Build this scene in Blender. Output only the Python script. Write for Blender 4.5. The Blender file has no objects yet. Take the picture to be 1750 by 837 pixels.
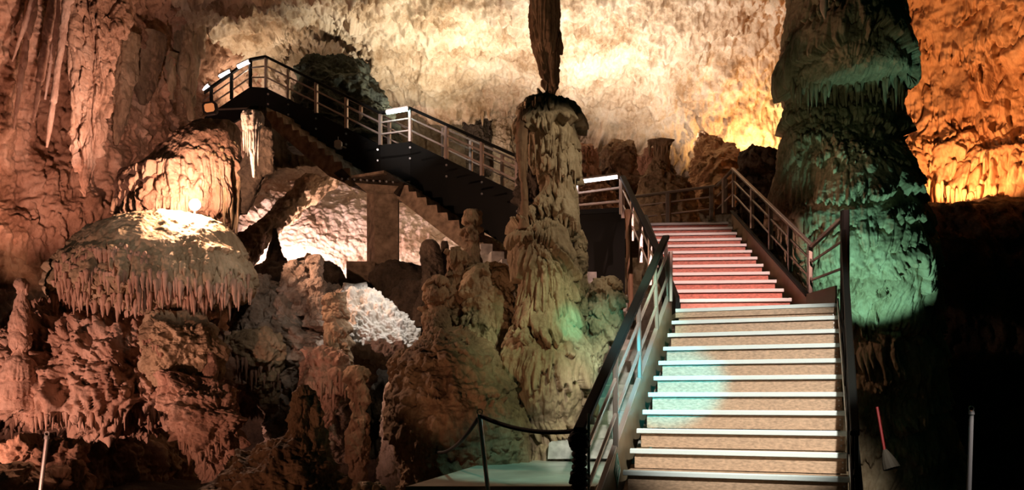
import bpy, math, random
import numpy as np
from mathutils import Vector, Matrix

S = bpy.context.scene
C = S.collection
F, YH, CH = 1400.0, 680.0, 1.6          # focal length in px, horizon row, eye height

def P(x, y, d):
    """world point seen at pixel (x, y) of the 1750x837 frame, d metres in front of the camera"""
    return np.array([(x - 875.0) / F * d, d, CH + (YH - y) / F * d])

# ------------------------------------------------------------------ camera
cam = bpy.data.cameras.new('camera'); co = bpy.data.objects.new('camera', cam); C.objects.link(co)
co.location = (0, 0, CH); co.rotation_euler = (math.pi / 2, 0, 0)
cam.sensor_width = 36; cam.lens = 36 * F / 1750; cam.shift_y = (YH - 418.5) / 1750
cam.clip_start = 0.05; cam.clip_end = 200
S.camera = co

# ------------------------------------------------------------------ world, exposure
w = bpy.data.worlds.new('world'); S.world = w; w.use_nodes = True
bg = w.node_tree.nodes['Background']
bg.inputs[0].default_value = (0.10, 0.55, 0.34, 1); bg.inputs[1].default_value = 0.006
S.view_settings.view_transform = 'Standard'; S.view_settings.look = 'None'
S.view_settings.exposure = 0.0; S.view_settings.gamma = 1.0
S.view_settings.use_curve_mapping = False
S.cycles.diffuse_bounces = 2

# ------------------------------------------------------------------ cave floodlights and added fill spots
def spot(name, pos, target, col, power, ang=60, blend=0.6, size=0.15):
    l = bpy.data.lights.new(name, 'SPOT'); l.color = col; l.energy = power
    l.spot_size = math.radians(ang); l.spot_blend = blend; l.shadow_soft_size = size
    o = bpy.data.objects.new(name, l); C.objects.link(o)
    o.location = pos; o.rotation_euler = (Vector(target) - Vector(pos)).to_track_quat('-Z', 'Y').to_euler()
    return o
def point(name, pos, col, power, size=0.1):
    l = bpy.data.lights.new(name, 'POINT'); l.color = col; l.energy = power; l.shadow_soft_size = size
    o = bpy.data.objects.new(name, l); C.objects.link(o); o.location = pos
    return o
WARM = (1.0, 0.88, 0.70)
spot('flood_wall', P(740, 240, 19.4), P(690, -60, 20.3), WARM, 660, 116, .8, .05)
spot('flood_wall', P(940, 250, 19.0), P(940, -60, 19.9), (1, .88, .76), 760, 118, .8, .05)
spot('flood_niche', P(790, 330, 19.0), P(800, 215, 26), (1, .80, .58), 330, 40, .8, .05)
spot('flood_wall', P(1120, 275, 19.2), P(1150, -60, 20.3), (1, .87, .78), 760, 120, .8, .05)
spot('flood_wall', P(455, 190, 19.9), P(400, 20, 20.5), (1, .78, .58), 150, 140, .8, .05)
spot('flood_yellow', P(1296, 285, 20.8), P(1268, 210, 22), (1, .55, .22), 420, 130, .8, .05)
spot('flood_orange', P(1640, 345, 15.4), P(1690, 20, 16.9), (1, .40, .14), 1500, 124, .4, .05)
spot('flood_teal', (4.25, 10.15, 1.95), (5.0, 11.3, 3.35), (.36, 1, .78), 230, 52, .35, .04)
spot('flood_dim', P(1290, 420, 9.5), P(1430, 110, 11.4), (.78, 1, .58), 45, 60, .8, .05)
spot('flood_stair', (1.5, 2.4, 4.9), (2.18, 8.1, 1.72), (1, .92, .80), 2000, 32, .4, .05)
spot('flood_red', (3.3, 4.6, 5.4), (2.75, 12.0, 3.3), (1, .56, .47), 2000, 26, .5, .05)
spot('flood_teal', (.2, 2.6, 3.4), P(1140, 640, 8.0), (.0, .78, 1.0), 2300, 12, .6, .05)
spot('flood_teal', (2.1, 5.0, 3.4), P(985, 545, 9.9), (.02, 1, .62), 650, 6.5, .8, .05)
spot('flood_teal', (.6, 6.6, 4.4), (.3, 8.3, .85), (.42, 1, .80), 240, 38, .6, .05)
spot('flood_green', (2.0, 7.2, 4.4), P(965, 590, 9.8), (.80, 1, .58), 260, 40, .8, .05)
spot('flood_tan', (2.0, 8.2, 6.6), P(935, 370, 10.4), (1, .82, .58), 240, 44, .6, .05)
spot('flood_tan', (-1.2, 6.4, .9), P(850, 500, 10.4), (1, .50, .28), 100, 48, .8, .05)
spot('flood_pit', P(475, 445, 18.7), P(590, 370, 21.4), (1, .68, .60), 800, 150, .6, .05)
spot('flood_pit', P(725, 455, 17.6), P(720, 380, 21), (1, .72, .50), 220, 140, .6, .05)
spot('flood_left', (-7.4, 7.4, .5), P(190, 610, 11.6), (1, .50, .38), 820, 58, .8, .04)
spot('flood_left', P(214, 240, 12.4), P(95, 120, 14.5), (1, .64, .54), 380, 74, .8, .03)
spot('flood_left', P(40, 440, 12.6), P(60, 270, 14.8), (1, .50, .38), 400, 72, .8, .03)
spot('flood_dome', (-1.6, 7.0, 5.6), P(300, 420, 11.4), (1, .82, .70), 330, 26, .8, .05)
spot('flood_mound', P(705, 330, 11.6), P(655, 550, 12.6), (1, .95, .90), 190, 52, .5, .04)
spot('flood_mound', (-1.2, 7.5, 5.0), P(480, 520, 12.4), (1, .84, .72), 210, 28, .8, .05)
spot('flood_centre', (-5.4, 6.2, .35), P(540, 610, 11.8), (1, .46, .32), 380, 44, .8, .04)
spot('flood_centre', (-3.6, 5.2, .5), P(510, 760, 7.8), (1, .45, .26), 70, 40, .8, .04)
spot('flood_teal', (1.5, 6.8, 4.0), (1.35, 11.2, 1.8), (.16, 1, .80), 200, 26, .6, .05)
spot('fill_rail', (-4.2, 13.2, 8.6), P(690, 178, 17.0), (1, .82, .76), 420, 34, .6, .05)  # added fill that brightens the rails of the long stairway
spot('fill_post', (4.35, 5.9, 2.6), P(1658, 780, 7.0), (1, .85, .8), 130, 17, .5, .03)  # added fill for the lone rope post on the right
spot('flood_tan', (-.6, 6.5, 5.0), P(930, 70, 12.4), (1, .72, .45), 130, 22, .8, .05)  # added fill, lifts the hanging stalactite out of the dark

# ------------------------------------------------------------------ numpy noise
_rs = np.random.RandomState(7)
TAB = _rs.rand(64, 64, 64).astype(np.float32)
JIT = _rs.rand(32, 32, 32, 3).astype(np.float32)
def noise(p):
    p = np.asarray(p, np.float32)
    i = np.floor(p).astype(np.int32); f = p - i
    f = f * f * (3 - 2 * f)
    x0, y0, z0 = (i[..., 0] & 63), (i[..., 1] & 63), (i[..., 2] & 63)
    x1, y1, z1 = (x0 + 1) & 63, (y0 + 1) & 63, (z0 + 1) & 63
    fx, fy, fz = f[..., 0], f[..., 1], f[..., 2]
    a = TAB[x0, y0, z0] * (1 - fx) + TAB[x1, y0, z0] * fx
    b = TAB[x0, y1, z0] * (1 - fx) + TAB[x1, y1, z0] * fx
    c = TAB[x0, y0, z1] * (1 - fx) + TAB[x1, y0, z1] * fx
    d = TAB[x0, y1, z1] * (1 - fx) + TAB[x1, y1, z1] * fx
    return ((a * (1 - fy) + b * fy) * (1 - fz) + (c * (1 - fy) + d * fy) * fz) * 2 - 1
def fbm(p, o=5, g=.5):
    s = 0; a = 1; t = 0
    for k in range(o):
        s = s + a * noise(p * (2.03 ** k) + 17.3 * k); t += a; a *= g
    return s / t
def ridged(p, o=4, g=.5):
    s = 0; a = 1; t = 0
    for k in range(o):
        s = s + a * (1 - 2 * np.abs(noise(p * (2.07 ** k) + 9.7 * k))); t += a; a *= g
    return s / t
def worley(p):
    p = np.asarray(p, np.float32); i = np.floor(p).astype(np.int32); f = p - i
    best = np.full(p.shape[:-1], 9, np.float32)
    for a in (-1, 0, 1):
        for b in (-1, 0, 1):
            for c in (-1, 0, 1):
                j = JIT[(i[..., 0] + a) & 31, (i[..., 1] + b) & 31, (i[..., 2] + c) & 31]
                d = ((j + np.array([a, b, c], np.float32) - f) ** 2).sum(-1)
                best = np.minimum(best, d)
    return np.sqrt(best)
def sm(a, b, x):
    t = np.clip((x - a) / (b - a), 0, 1); return t * t * (3 - 2 * t)

# displacement styles: p (...,3) world metres -> metres along the normal
def flow(seed=0, shelf=.5, amp=.12, flute=9, famp=.05, fine=.02, warp=1.0, big=.12, edge=.25, stretch=.09):
    def fn(p):
        q = p + seed * 13.7
        wob = np.stack([noise(q * 2.3), noise(q * 2.3 + 40), q[..., 2] * 0], -1) * .10
        r1 = 1 - np.clip((worley((q + wob) * np.array([flute, flute, flute * stretch])) - .12) / .62, 0, 1) ** 2
        r2 = 1 - np.clip((worley((q + wob) * np.array([flute * 2.1, flute * 2.1, flute * stretch * 2.6]) + 5) - .12) / .62, 0, 1) ** 2
        s = p[..., 2] / shelf + warp * fbm(q * np.array([.9, .9, .55]), 3) * 2 + .30 * fbm(q * 3, 2) + edge * r1 + edge * .4 * r2
        k = np.floor(s); f = s - k
        b = np.sqrt(np.clip(1 - f * f, 0, 1)) * sm(0, .07, f)
        h = np.stack([k * 7.31, k * 3.17 + p[..., 0] * 1.1, k * 1.7 + p[..., 1] * 1.1], -1)
        b = b * (.55 + .75 * noise(h))
        return (big * fbm(q * .8, 3) * 2 + amp * b + famp * (r1 * .75 + r2 * .4 - .5) * (.3 + .9 * (1 - f))
                + fine * fbm(q * 11, 4) * 2 + fine * .8 * ridged(q * 6, 3))
    return fn
def capped(ftop, fbot, y0, y1, d):
    """ftop above pixel row y0 and fbot below row y1, on a body d metres away"""
    za, zb = CH + (YH - y0) / F * d, CH + (YH - y1) / F * d
    return lambda p: (lambda t: ftop(p) * t + fbot(p) * (1 - t))(sm(zb, za, p[..., 2] + .12 * fbm(p * 1.7, 3)))
def crag(seed=0, big=.25, bs=.6, pop=.06, ps=4, fine=.03, rid=.08, rs=1.6):
    def fn(p):
        q = p + seed * 11.3
        wq = q + .25 * np.stack([noise(q * 1.9), noise(q * 1.9 + 31), noise(q * 1.9 + 67)], -1)
        return (big * fbm(q * bs, 4) * 2 + rid * ridged(wq * rs, 5) + pop * (1 - worley(wq * ps)) + pop * .5 * (1 - worley(wq * ps * 2.3))
                + fine * fbm(q * 9, 4) * 2)
    return fn
def mix(f1, f2, t):
    return lambda p: f1(p) * (1 - t(p)) + f2(p) * t(p)
def add(*fs):
    return lambda p: sum(f(p) for f in fs)

# ------------------------------------------------------------------ mesh helpers
def raw_mesh(name, v, quads=None, faces=None, smooth=True):
    me = bpy.data.meshes.new(name)
    if quads is not None and faces is None:
        v = np.asarray(v, np.float32); q = np.asarray(quads, np.int32)
        me.vertices.add(len(v)); me.vertices.foreach_set('co', v.ravel())
        me.loops.add(q.size); me.loops.foreach_set('vertex_index', q.ravel())
        me.polygons.add(len(q)); me.polygons.foreach_set('loop_start', np.arange(0, q.size, q.shape[1], dtype=np.int32))
        me.polygons.foreach_set('use_smooth', np.full(len(q), smooth))
        me.update(calc_edges=True)
    else:
        me.from_pydata([tuple(map(float, x)) for x in v], [], [tuple(map(int, f)) for f in faces])
        me.polygons.foreach_set('use_smooth', np.full(len(me.polygons), smooth))
        me.update()
    return me
def link(name, me, mat, parent=None, loc=(0, 0, 0)):
    o = bpy.data.objects.new(name, me); C.objects.link(o)
    if mat is not None and not me.materials: me.materials.append(mat)
    o.location = loc
    if parent is not None: o.parent = parent
    return o
def tag(o, label, cat=None, group=None, kind=None):
    if label: o['label'] = label
    if cat: o['category'] = cat
    if group: o['group'] = group
    if kind: o['kind'] = kind
    return o
def empty(name, loc, label, cat, group=None):
    o = bpy.data.objects.new(name, None); C.objects.link(o); o.location = loc; o.empty_display_size = .1
    return tag(o, label, cat, group)
class MB:
    """collects boxes, bars and tubes in world metres and links them as one mesh"""
    def __init__(s): s.v = []; s.f = []
    def add(s, v, f):
        n = len(s.v); s.v += [np.asarray(a, float) for a in v]; s.f += [[i + n for i in q] for q in f]; return s
    def hexa(s, a):
        return s.add(a, [(3, 2, 1, 0), (4, 5, 6, 7), (0, 1, 5, 4), (1, 2, 6, 5), (2, 3, 7, 6), (3, 0, 4, 7)])
    def bar(s, a, b, w, h, up=(0, 0, 1), bev=.18):
        a = np.asarray(a, float); b = np.asarray(b, float); t = b - a; t /= np.linalg.norm(t)
        up = np.asarray(up, float)
        if abs(t @ up) > .98: up = np.array([0, 1., 0])
        r = np.cross(t, up); r /= np.linalg.norm(r); u = np.cross(r, t)
        c = min(w, h) * bev
        prof = [(-w/2+c, -h/2), (w/2-c, -h/2), (w/2, -h/2+c), (w/2, h/2-c), (w/2-c, h/2), (-w/2+c, h/2), (-w/2, h/2-c), (-w/2, -h/2+c)]
        v = [a + r * x + u * y for x, y in prof] + [b + r * x + u * y for x, y in prof]
        n = 8
        return s.add(v, [(i, (i+1) % n, n + (i+1) % n, n + i) for i in range(n)] + [tuple(range(n))[::-1], tuple(range(n, 2*n))])
    def tube(s, pts, r, n=10):
        pts = [np.asarray(p, float) for p in pts]; m = len(pts); v = []; f = []
        rr = r if hasattr(r, '__len__') else [r] * m
        ref = None
        for k, p in enumerate(pts):
            t = pts[min(k+1, m-1)] - pts[max(k-1, 0)]; t = t / (np.linalg.norm(t) + 1e-9)
            if ref is None: ref = np.array([1., 0, 0]) if abs(t[0]) < .9 else np.array([0, 1., 0])
            a = np.cross(t, ref); a /= np.linalg.norm(a); b = np.cross(t, a); ref = np.cross(a, t)
            for j in range(n):
                th = 2 * math.pi * j / n; v.append(p + rr[k] * (a * math.cos(th) + b * math.sin(th)))
        for k in range(m - 1):
            for j in range(n):
                f.append((k*n + j, k*n + (j+1) % n, (k+1)*n + (j+1) % n, (k+1)*n + j))
        f += [tuple(range(n))[::-1], tuple(range((m-1)*n, m*n))]
        return s.add(v, f)
    def prism(s, poly, dvec):
        """closed polygon (list of points) swept by dvec"""
        n = len(poly); d = np.asarray(dvec, float); v = [np.asarray(p, float) for p in poly]; v += [p + d for p in v]
        return s.add(v, [tuple(range(n))[::-1], tuple(range(n, 2*n))] + [(i, (i+1) % n, n + (i+1) % n, n + i) for i in range(n)])
    def build(s, name, mat, parent=None, smooth=False, origin=None):
        v = np.array(s.v)
        if parent is not None: o = np.array(parent.matrix_basis.translation); pp = parent
        if parent is not None:
            o = np.zeros(3); q = parent
            while q is not None: o = o + np.array(q.location); q = q.parent
            loc = (0, 0, 0)
        else:
            o = np.array(origin) if origin is not None else np.array([v[:, 0].mean(), v[:, 1].mean(), v[:, 2].min()])
            loc = tuple(o)
        return link(name, raw_mesh(name, v - o, faces=s.f, smooth=smooth), mat, parent, loc)

def wpos(o):
    p = np.zeros(3)
    while o is not None: p = p + np.array(o.location); o = o.parent
    return p

def catmull(ctrl, t):
    """ctrl (n,k), t in [0,n-1]"""
    n = len(ctrl); i = np.clip(np.floor(t).astype(int), 0, n - 2); f = (t - i)[:, None]
    g = lambda j: ctrl[np.clip(j, 0, n - 1)]
    p0, p1, p2, p3 = g(i-1), g(i), g(i+1), g(i+2)
    p0 = np.where((i == 0)[:, None], 2*p1 - p2, p0); p3 = np.where((i == n-2)[:, None], 2*p2 - p1, p3)
    m1, m2 = (p2 - p0) * .5, (p3 - p1) * .5
    return (2*f**3 - 3*f**2 + 1) * p1 + (f**3 - 2*f**2 + f) * m1 + (-2*f**3 + 3*f**2) * p2 + (f**3 - f**2) * m2
def resample(ctrl, n):
    ctrl = np.asarray(ctrl, float)
    tt = np.linspace(0, len(ctrl) - 1, 40 * len(ctrl)); c = catmull(ctrl, tt)
    L = np.concatenate([[0], np.cumsum(np.linalg.norm(np.diff(c, axis=0), axis=1))])
    return np.interp(np.linspace(0, L[-1], n), L, tt)
def grid_normals(g, wrap):
    if wrap: du = np.roll(g, -1, 1) - np.roll(g, 1, 1)
    else: du = np.gradient(g, axis=1)
    dv = np.gradient(g, axis=0)
    n = np.cross(du, dv); return n / (np.linalg.norm(n, axis=-1, keepdims=True) + 1e-9)

def sheet(name, rows, nu, nv, disp, mat, flip=False):
    """a rock face through control points (x px, y px, depth); rows run from top to bottom, left to right"""
    c = np.array([[P(*q) for q in r] for r in rows])              # R x K x 3
    R, K = c.shape[:2]
    tv = resample(c[:, K // 2], nv); tu = resample(c[R // 2], nu)
    a = catmull(c.reshape(R, -1), tv).reshape(nv, K, 3)
    g = catmull(a.transpose(1, 0, 2).reshape(K, -1), tu).reshape(nu, nv, 3).transpose(1, 0, 2)
    n = -grid_normals(g, False)
    view = np.array([0, 0, CH]) - g
    if (n * view).sum() < 0: n = -n; 
    g = g + n * disp(g)[..., None]
    idx = np.arange(nu * nv).reshape(nv, nu)
    q = np.stack([idx[:-1, :-1], idx[1:, :-1], idx[1:, 1:], idx[:-1, 1:]], -1).reshape(-1, 4)
    o = np.array([g[..., 0].mean(), g[..., 1].mean(), g[..., 2].min()])
    return link(name, raw_mesh(name, g.reshape(-1, 3) - o, q), mat, None, tuple(o))

def lathe(name, rings, nt, nz, disp, mat, parent=None, ds=1.0, pinch=True):
    """a standing or hanging rock body: rings (y px, left px, right px, depth of its axis[, depth/width ratio]) from top to bottom"""
    rr = []
    for r in rings:
        y, xl, xr, d = r[:4]; k = r[4] if len(r) > 4 else ds
        c = P((xl + xr) / 2, y, d); rad = max((xr - xl) / 2 * d / F, .004)
        rr.append([c[0], c[1], c[2], rad, rad * k])
    rr = np.array(rr)
    prof = rr[:, [2, 3]]
    tv = resample(prof, nz)
    a = catmull(rr, tv); a[:, 3:] = np.maximum(a[:, 3:], .003)
    th = np.linspace(0, 2 * math.pi, nt, endpoint=False)
    g = np.empty((nz, nt, 3))
    g[..., 0] = a[:, 0:1] + a[:, 3:4] * np.cos(th); g[..., 1] = a[:, 1:2] + a[:, 4:5] * np.sin(th); g[..., 2] = a[:, 2:3]
    n = grid_normals(g, True)
    ctr = a[:, None, :3]
    if (n * (g - ctr)).sum() < 0: n = -n
    dd = disp(g)
    lim = np.minimum(a[:, 3:4], a[:, 4:5])
    if pinch:                                            # small radii take small displacement
        dd = (dd - np.percentile(dd, 60)) * sm(0, .75, lim / (lim + .10)) * 1.1
    g = g + n * np.maximum(dd, -lim * .7)[..., None]
    idx = np.arange(nt * nz).reshape(nz, nt); nx = np.roll(idx, -1, 1)
    q = np.stack([idx[:-1], nx[:-1], nx[1:], idx[1:]], -1).reshape(-1, 4)
    v = np.concatenate([g.reshape(-1, 3), [g[0].mean(0)], [g[-1].mean(0)]])
    top, bot = nt * nz, nt * nz + 1
    caps = np.array([[nx[0, j], idx[0, j], top, top] for j in range(nt)] + [[idx[-1, j], nx[-1, j], bot, bot] for j in range(nt)])
    faces3 = caps[:, :3]
    me_v = v
    o = wpos(parent) if parent is not None else np.array([a[-1, 0], a[-1, 1], g[..., 2].min()])
    me = bpy.data.meshes.new(name)
    vv = (me_v - o).astype(np.float32); nq, n3 = len(q), len(faces3)
    me.vertices.add(len(vv)); me.vertices.foreach_set('co', vv.ravel())
    lv = np.concatenate([q.ravel(), faces3.ravel()]).astype(np.int32)
    me.loops.add(len(lv)); me.loops.foreach_set('vertex_index', lv)
    me.polygons.add(nq + n3)
    me.polygons.foreach_set('loop_start', np.concatenate([np.arange(nq) * 4, nq * 4 + np.arange(n3) * 3]).astype(np.int32))
    me.polygons.foreach_set('use_smooth', np.ones(nq + n3, bool))
    me.update(calc_edges=True)
    return link(name, me, mat, parent, (0, 0, 0) if parent is not None else tuple(o))

# ------------------------------------------------------------------ materials
def rock(name, c1, c2, c3, sc=1.5, stretch=1.0, bump=.5, rough=.75, spec=.3, fine=22):
    m = bpy.data.materials.new(name); m.use_nodes = True; nt = m.node_tree; N = nt.nodes; Lk = nt.links
    b = N['Principled BSDF']; b.inputs['Specular IOR Level'].default_value = spec
    geo = N.new('ShaderNodeNewGeometry'); mp = N.new('ShaderNodeMapping'); mp.inputs['Scale'].default_value = (1, 1, stretch)
    Lk.new(geo.outputs['Position'], mp.inputs['Vector'])
    n1 = N.new('ShaderNodeTexNoise'); n1.inputs['Scale'].default_value = sc; n1.inputs['Detail'].default_value = 8; n1.inputs['Roughness'].default_value = .65
    n2 = N.new('ShaderNodeTexNoise'); n2.inputs['Scale'].default_value = fine; n2.inputs['Detail'].default_value = 6; n2.inputs['Roughness'].default_value = .7
    v1 = N.new('ShaderNodeTexVoronoi'); v1.inputs['Scale'].default_value = fine * .55
    for n in (n1, n2, v1): Lk.new(mp.outputs['Vector'], n.inputs['Vector'])
    r = N.new('ShaderNodeValToRGB'); r.color_ramp.elements[0].position = .33; r.color_ramp.elements[1].position = .68
    r.color_ramp.elements[0].color = (*c1, 1); r.color_ramp.elements[1].color = (*c3, 1)
    e = r.color_ramp.elements.new(.5); e.color = (*c2, 1)
    ad = N.new('ShaderNodeMath'); ad.operation = 'MULTIPLY_ADD'; ad.inputs[1].default_value = .35; 
    Lk.new(n2.outputs[0], ad.inputs[0])
    sb = N.new('ShaderNodeMath'); sb.operation = 'SUBTRACT'; sb.inputs[1].default_value = .175
    Lk.new(n1.outputs[0], sb.inputs[0]); Lk.new(sb.outputs[0], ad.inputs[2])
    Lk.new(ad.outputs[0], r.inputs[0]); Lk.new(r.outputs[0], b.inputs['Base Color'])
    mr = N.new('ShaderNodeMapRange'); mr.inputs[3].default_value = rough - .18; mr.inputs[4].default_value = rough + .15
    Lk.new(n1.outputs[0], mr.inputs[0]); Lk.new(mr.outputs[0], b.inputs['Roughness'])
    hm = N.new('ShaderNodeMath'); hm.operation = 'MULTIPLY_ADD'; hm.inputs[1].default_value = .5
    Lk.new(v1.outputs['Distance'], hm.inputs[0]); Lk.new(n2.outputs[0], hm.inputs[2])
    bp = N.new('ShaderNodeBump'); bp.inputs['Strength'].default_value = bump; bp.inputs['Distance'].default_value = .04
    Lk.new(hm.outputs[0], bp.inputs['Height']); Lk.new(bp.outputs[0], b.inputs['Normal'])
    return m
def plain(name, col, rough=.5, metal=0.0, spec=.5, emit=None, es=0, noise_amt=0.0, nscale=30, stretch=(1, 1, 1), bump=0):
    m = bpy.data.materials.new(name); m.use_nodes = True; nt = m.node_tree; N = nt.nodes; Lk = nt.links
    b = N['Principled BSDF']; b.inputs['Roughness'].default_value = rough; b.inputs['Metallic'].default_value = metal
    b.inputs['Specular IOR Level'].default_value = spec; b.inputs['Base Color'].default_value = (*col, 1)
    if emit: b.inputs['Emission Color'].default_value = (*emit, 1); b.inputs['Emission Strength'].default_value = es
    if noise_amt or bump:
        tc = N.new('ShaderNodeTexCoord'); mp = N.new('ShaderNodeMapping'); mp.inputs['Scale'].default_value = stretch
        Lk.new(tc.outputs['Object'], mp.inputs['Vector'])
        n = N.new('ShaderNodeTexNoise'); n.inputs['Scale'].default_value = nscale; n.inputs['Detail'].default_value = 6
        Lk.new(mp.outputs[0], n.inputs['Vector'])
        r = N.new('ShaderNodeValToRGB'); r.color_ramp.elements[0].position = .3; r.color_ramp.elements[1].position = .7
        r.color_ramp.elements[0].color = (*[max(0, c * (1 - noise_amt)) for c in col], 1)
        r.color_ramp.elements[1].color = (*[min(1, c * (1 + noise_amt)) for c in col], 1)
        Lk.new(n.outputs[0], r.inputs[0]); Lk.new(r.outputs[0], b.inputs['Base Color'])
        if bump:
            bp = N.new('ShaderNodeBump'); bp.inputs['Strength'].default_value = bump; bp.inputs['Distance'].default_value = .01
            Lk.new(n.outputs[0], bp.inputs['Height']); Lk.new(bp.outputs[0], b.inputs['Normal'])
    return m
M = {}
M['wall'] = rock('pale_limestone', (.30, .19, .10), (.56, .43, .29), (.74, .63, .48), 1.1, 1, .7, .8, .2, 14)
M['pinkwall'] = rock('pinkish_limestone', (.40, .25, .17), (.64, .50, .42), (.80, .68, .60), 1.1, 1, .7, .8, .2, 14)
M['redwall'] = rock('reddish_limestone', (.22, .11, .06), (.48, .28, .18), (.62, .42, .30), 1.3, .6, .7)
M['orange'] = rock('orange_flowstone', (.35, .18, .09), (.58, .36, .20), (.70, .48, .30), 1.4, .35, .6)
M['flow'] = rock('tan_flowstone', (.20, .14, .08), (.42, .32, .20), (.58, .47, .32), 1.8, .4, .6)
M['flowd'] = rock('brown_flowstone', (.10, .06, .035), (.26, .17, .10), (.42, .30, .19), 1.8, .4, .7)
M['pink'] = rock('pinkish_flowstone', (.28, .15, .10), (.50, .32, .23), (.66, .47, .36), 1.8, .5, .6)
M['white'] = rock('white_calcite', (.50, .42, .34), (.68, .62, .55), (.82, .78, .72), 2.5, .6, .7)
M['crust'] = rock('crusted_rock', (.20, .14, .10), (.46, .36, .28), (.70, .62, .54), 2.2, 1, 1.0, .85, .2, 18)
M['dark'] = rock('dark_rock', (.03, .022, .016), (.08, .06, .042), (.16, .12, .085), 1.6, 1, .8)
M['greenshade'] = rock('shaded_greenish_rock', (.010, .014, .010), (.035, .042, .030), (.09, .10, .07), 1.6, 1, .8)  # greenish rock with the shade of its hollow put into the colour
M['brownrib'] = rock('brown_dripstone', (.12, .065, .035), (.27, .16, .09), (.40, .27, .17), 2.2, .12, .5)
M['black'] = plain('black_steel', (.008, .009, .008), .65, 0, .2)
M['rail'] = plain('grey_steel', (.34, .30, .26), .4, .6, .5)
M['railw'] = plain('pale_steel', (.60, .52, .47), .38, .5, .5)
M['alu'] = plain('ribbed_aluminium', (.82, .95, .96), .4, 0, .5, noise_amt=.05, nscale=200)
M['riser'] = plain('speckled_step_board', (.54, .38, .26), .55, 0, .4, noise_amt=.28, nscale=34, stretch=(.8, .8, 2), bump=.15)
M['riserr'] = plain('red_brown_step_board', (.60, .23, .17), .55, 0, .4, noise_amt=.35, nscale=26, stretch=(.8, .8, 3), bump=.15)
M['stringer'] = plain('tan_painted_steel', (.27, .215, .135), .45, .1, .5, noise_amt=.15, nscale=6)
M['bolt'] = plain('bright_bolt', (.85, .85, .85), .3, .7)
M['concrete'] = plain('old_concrete', (.36, .27, .19), .85, 0, .2, noise_amt=.5, nscale=7, bump=.6)
M['concg'] = plain('grey_concrete', (.46, .46, .42), .85, 0, .25, noise_amt=.35, nscale=9, bump=.5)
M['deck'] = plain('worn_platform_slab', (.48, .47, .40), .35, 0, .5, noise_amt=.3, nscale=3, bump=.2)
M['chrome'] = plain('polished_steel', (.85, .84, .82), .28, .7)
M['rope'] = plain('black_rope', (.012, .012, .012), .8, bump=.6, nscale=120)
M['sign'] = plain('teal_warning_plate', (.06, .34, .27), .5)
M['signw'] = plain('pale_plate_print', (.62, .75, .66), .5)
M['tube'] = plain('lit_fluorescent_tube', (.9, .95, .95), .4, emit=(.62, 1, .95), es=9)
M['tubew'] = plain('lit_white_tube', (.95, .92, .92), .4, emit=(1, .86, .86), es=9)
M['bulb'] = plain('lit_flood_lens', (1, .9, .8), .4, emit=(1, .72, .52), es=160)
M['lamp'] = plain('lamp_housing', (.03, .03, .03), .5)
M['lens'] = plain('amber_lamp_glass', (.8, .35, .15), .3, emit=(1, .35, .12), es=.55)
M['greybox'] = plain('grey_lamp_box', (.55, .52, .46), .5)

# icicle prototypes -------------------------------------------------------------
def icicle_mesh(seed, mat):
    r = random.Random(seed); nt, nz = 7, 11
    t = np.linspace(0, 1, nz) ** 1.25; rad = (.5 * ((1 - t) ** .8) + .05) * (.25 + .75 * np.clip(t / .16, 0, 1) ** .6)
    rad *= 1 + .16 * np.sin(t * 17 + seed) * (1 - t)
    th = np.linspace(0, 2*math.pi, nt, endpoint=False)
    v = []
    for k in range(nz):
        ox, oy = .05 * math.sin(seed + 4 * t[k]), .05 * math.cos(2 * seed + 3 * t[k])
        for a in th:
            q = rad[k] * (1 + .12 * math.sin(3 * a + seed)); v.append((ox + q * math.cos(a), oy + q * math.sin(a), .12 - 1.12 * t[k]))
    idx = np.arange(nt*nz).reshape(nz, nt); nx = np.roll(idx, -1, 1)
    f = [tuple(x) for x in np.stack([idx[:-1], idx[1:], nx[1:], nx[:-1]], -1).reshape(-1, 4)]
    f += [tuple(idx[0]), tuple(idx[-1][::-1])]
    me = raw_mesh('stalactite', v, faces=f); me.materials.append(mat); return me
ICE = {}
def icicles(parent, path, n, ln, wd, matname, seed=0, jit=8, name='stalactite', dj=.15, label=None, group=None, cat=None):
    """small stalactites hung along a pixel+depth path; parts of PARENT, or things of their own when parent is None"""
    if matname not in ICE: ICE[matname] = [icicle_mesh(k * 1.7 + .3, M[matname]) for k in range(5)]
    bpy.context.view_layer.update()
    r = random.Random(seed); c = np.array(path, float); o = wpos(parent) if parent is not None else np.zeros(3)
    out = []
    for k in range(n):
        t = np.array([(k + r.uniform(-.4, .4)) / max(n - 1, 1) * (len(c) - 1)]).clip(0, len(c) - 1)
        x, y, d = catmull(c, t)[0]
        y = y + r.uniform(-jit, jit); d = d + r.uniform(-dj, dj)
        if parent is not None and parent.type == 'MESH':      # seat it on the parent's rock surface
            eye = Vector(np.array([0, 0, CH]) - o); hit, hp, hn, _ = parent.ray_cast(eye, Vector(P(x, y, 1.0) - np.array([0, 0, CH])).normalized())
            if not hit: continue
            d = hp.y + o[1] + .01
        q = P(x, y, d) - o
        ob = bpy.data.objects.new(name, r.choice(ICE[matname])); C.objects.link(ob)
        L = r.uniform(*ln) * r.uniform(.5, 1.2); W = r.uniform(*wd)
        ob.location = q; ob.scale = (W, W, L); ob.rotation_euler = (0, 0, r.uniform(0, 6))
        if parent is not None: ob.parent = parent
        else: tag(ob, label, cat, group)
        out.append(ob)
    return out

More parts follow.
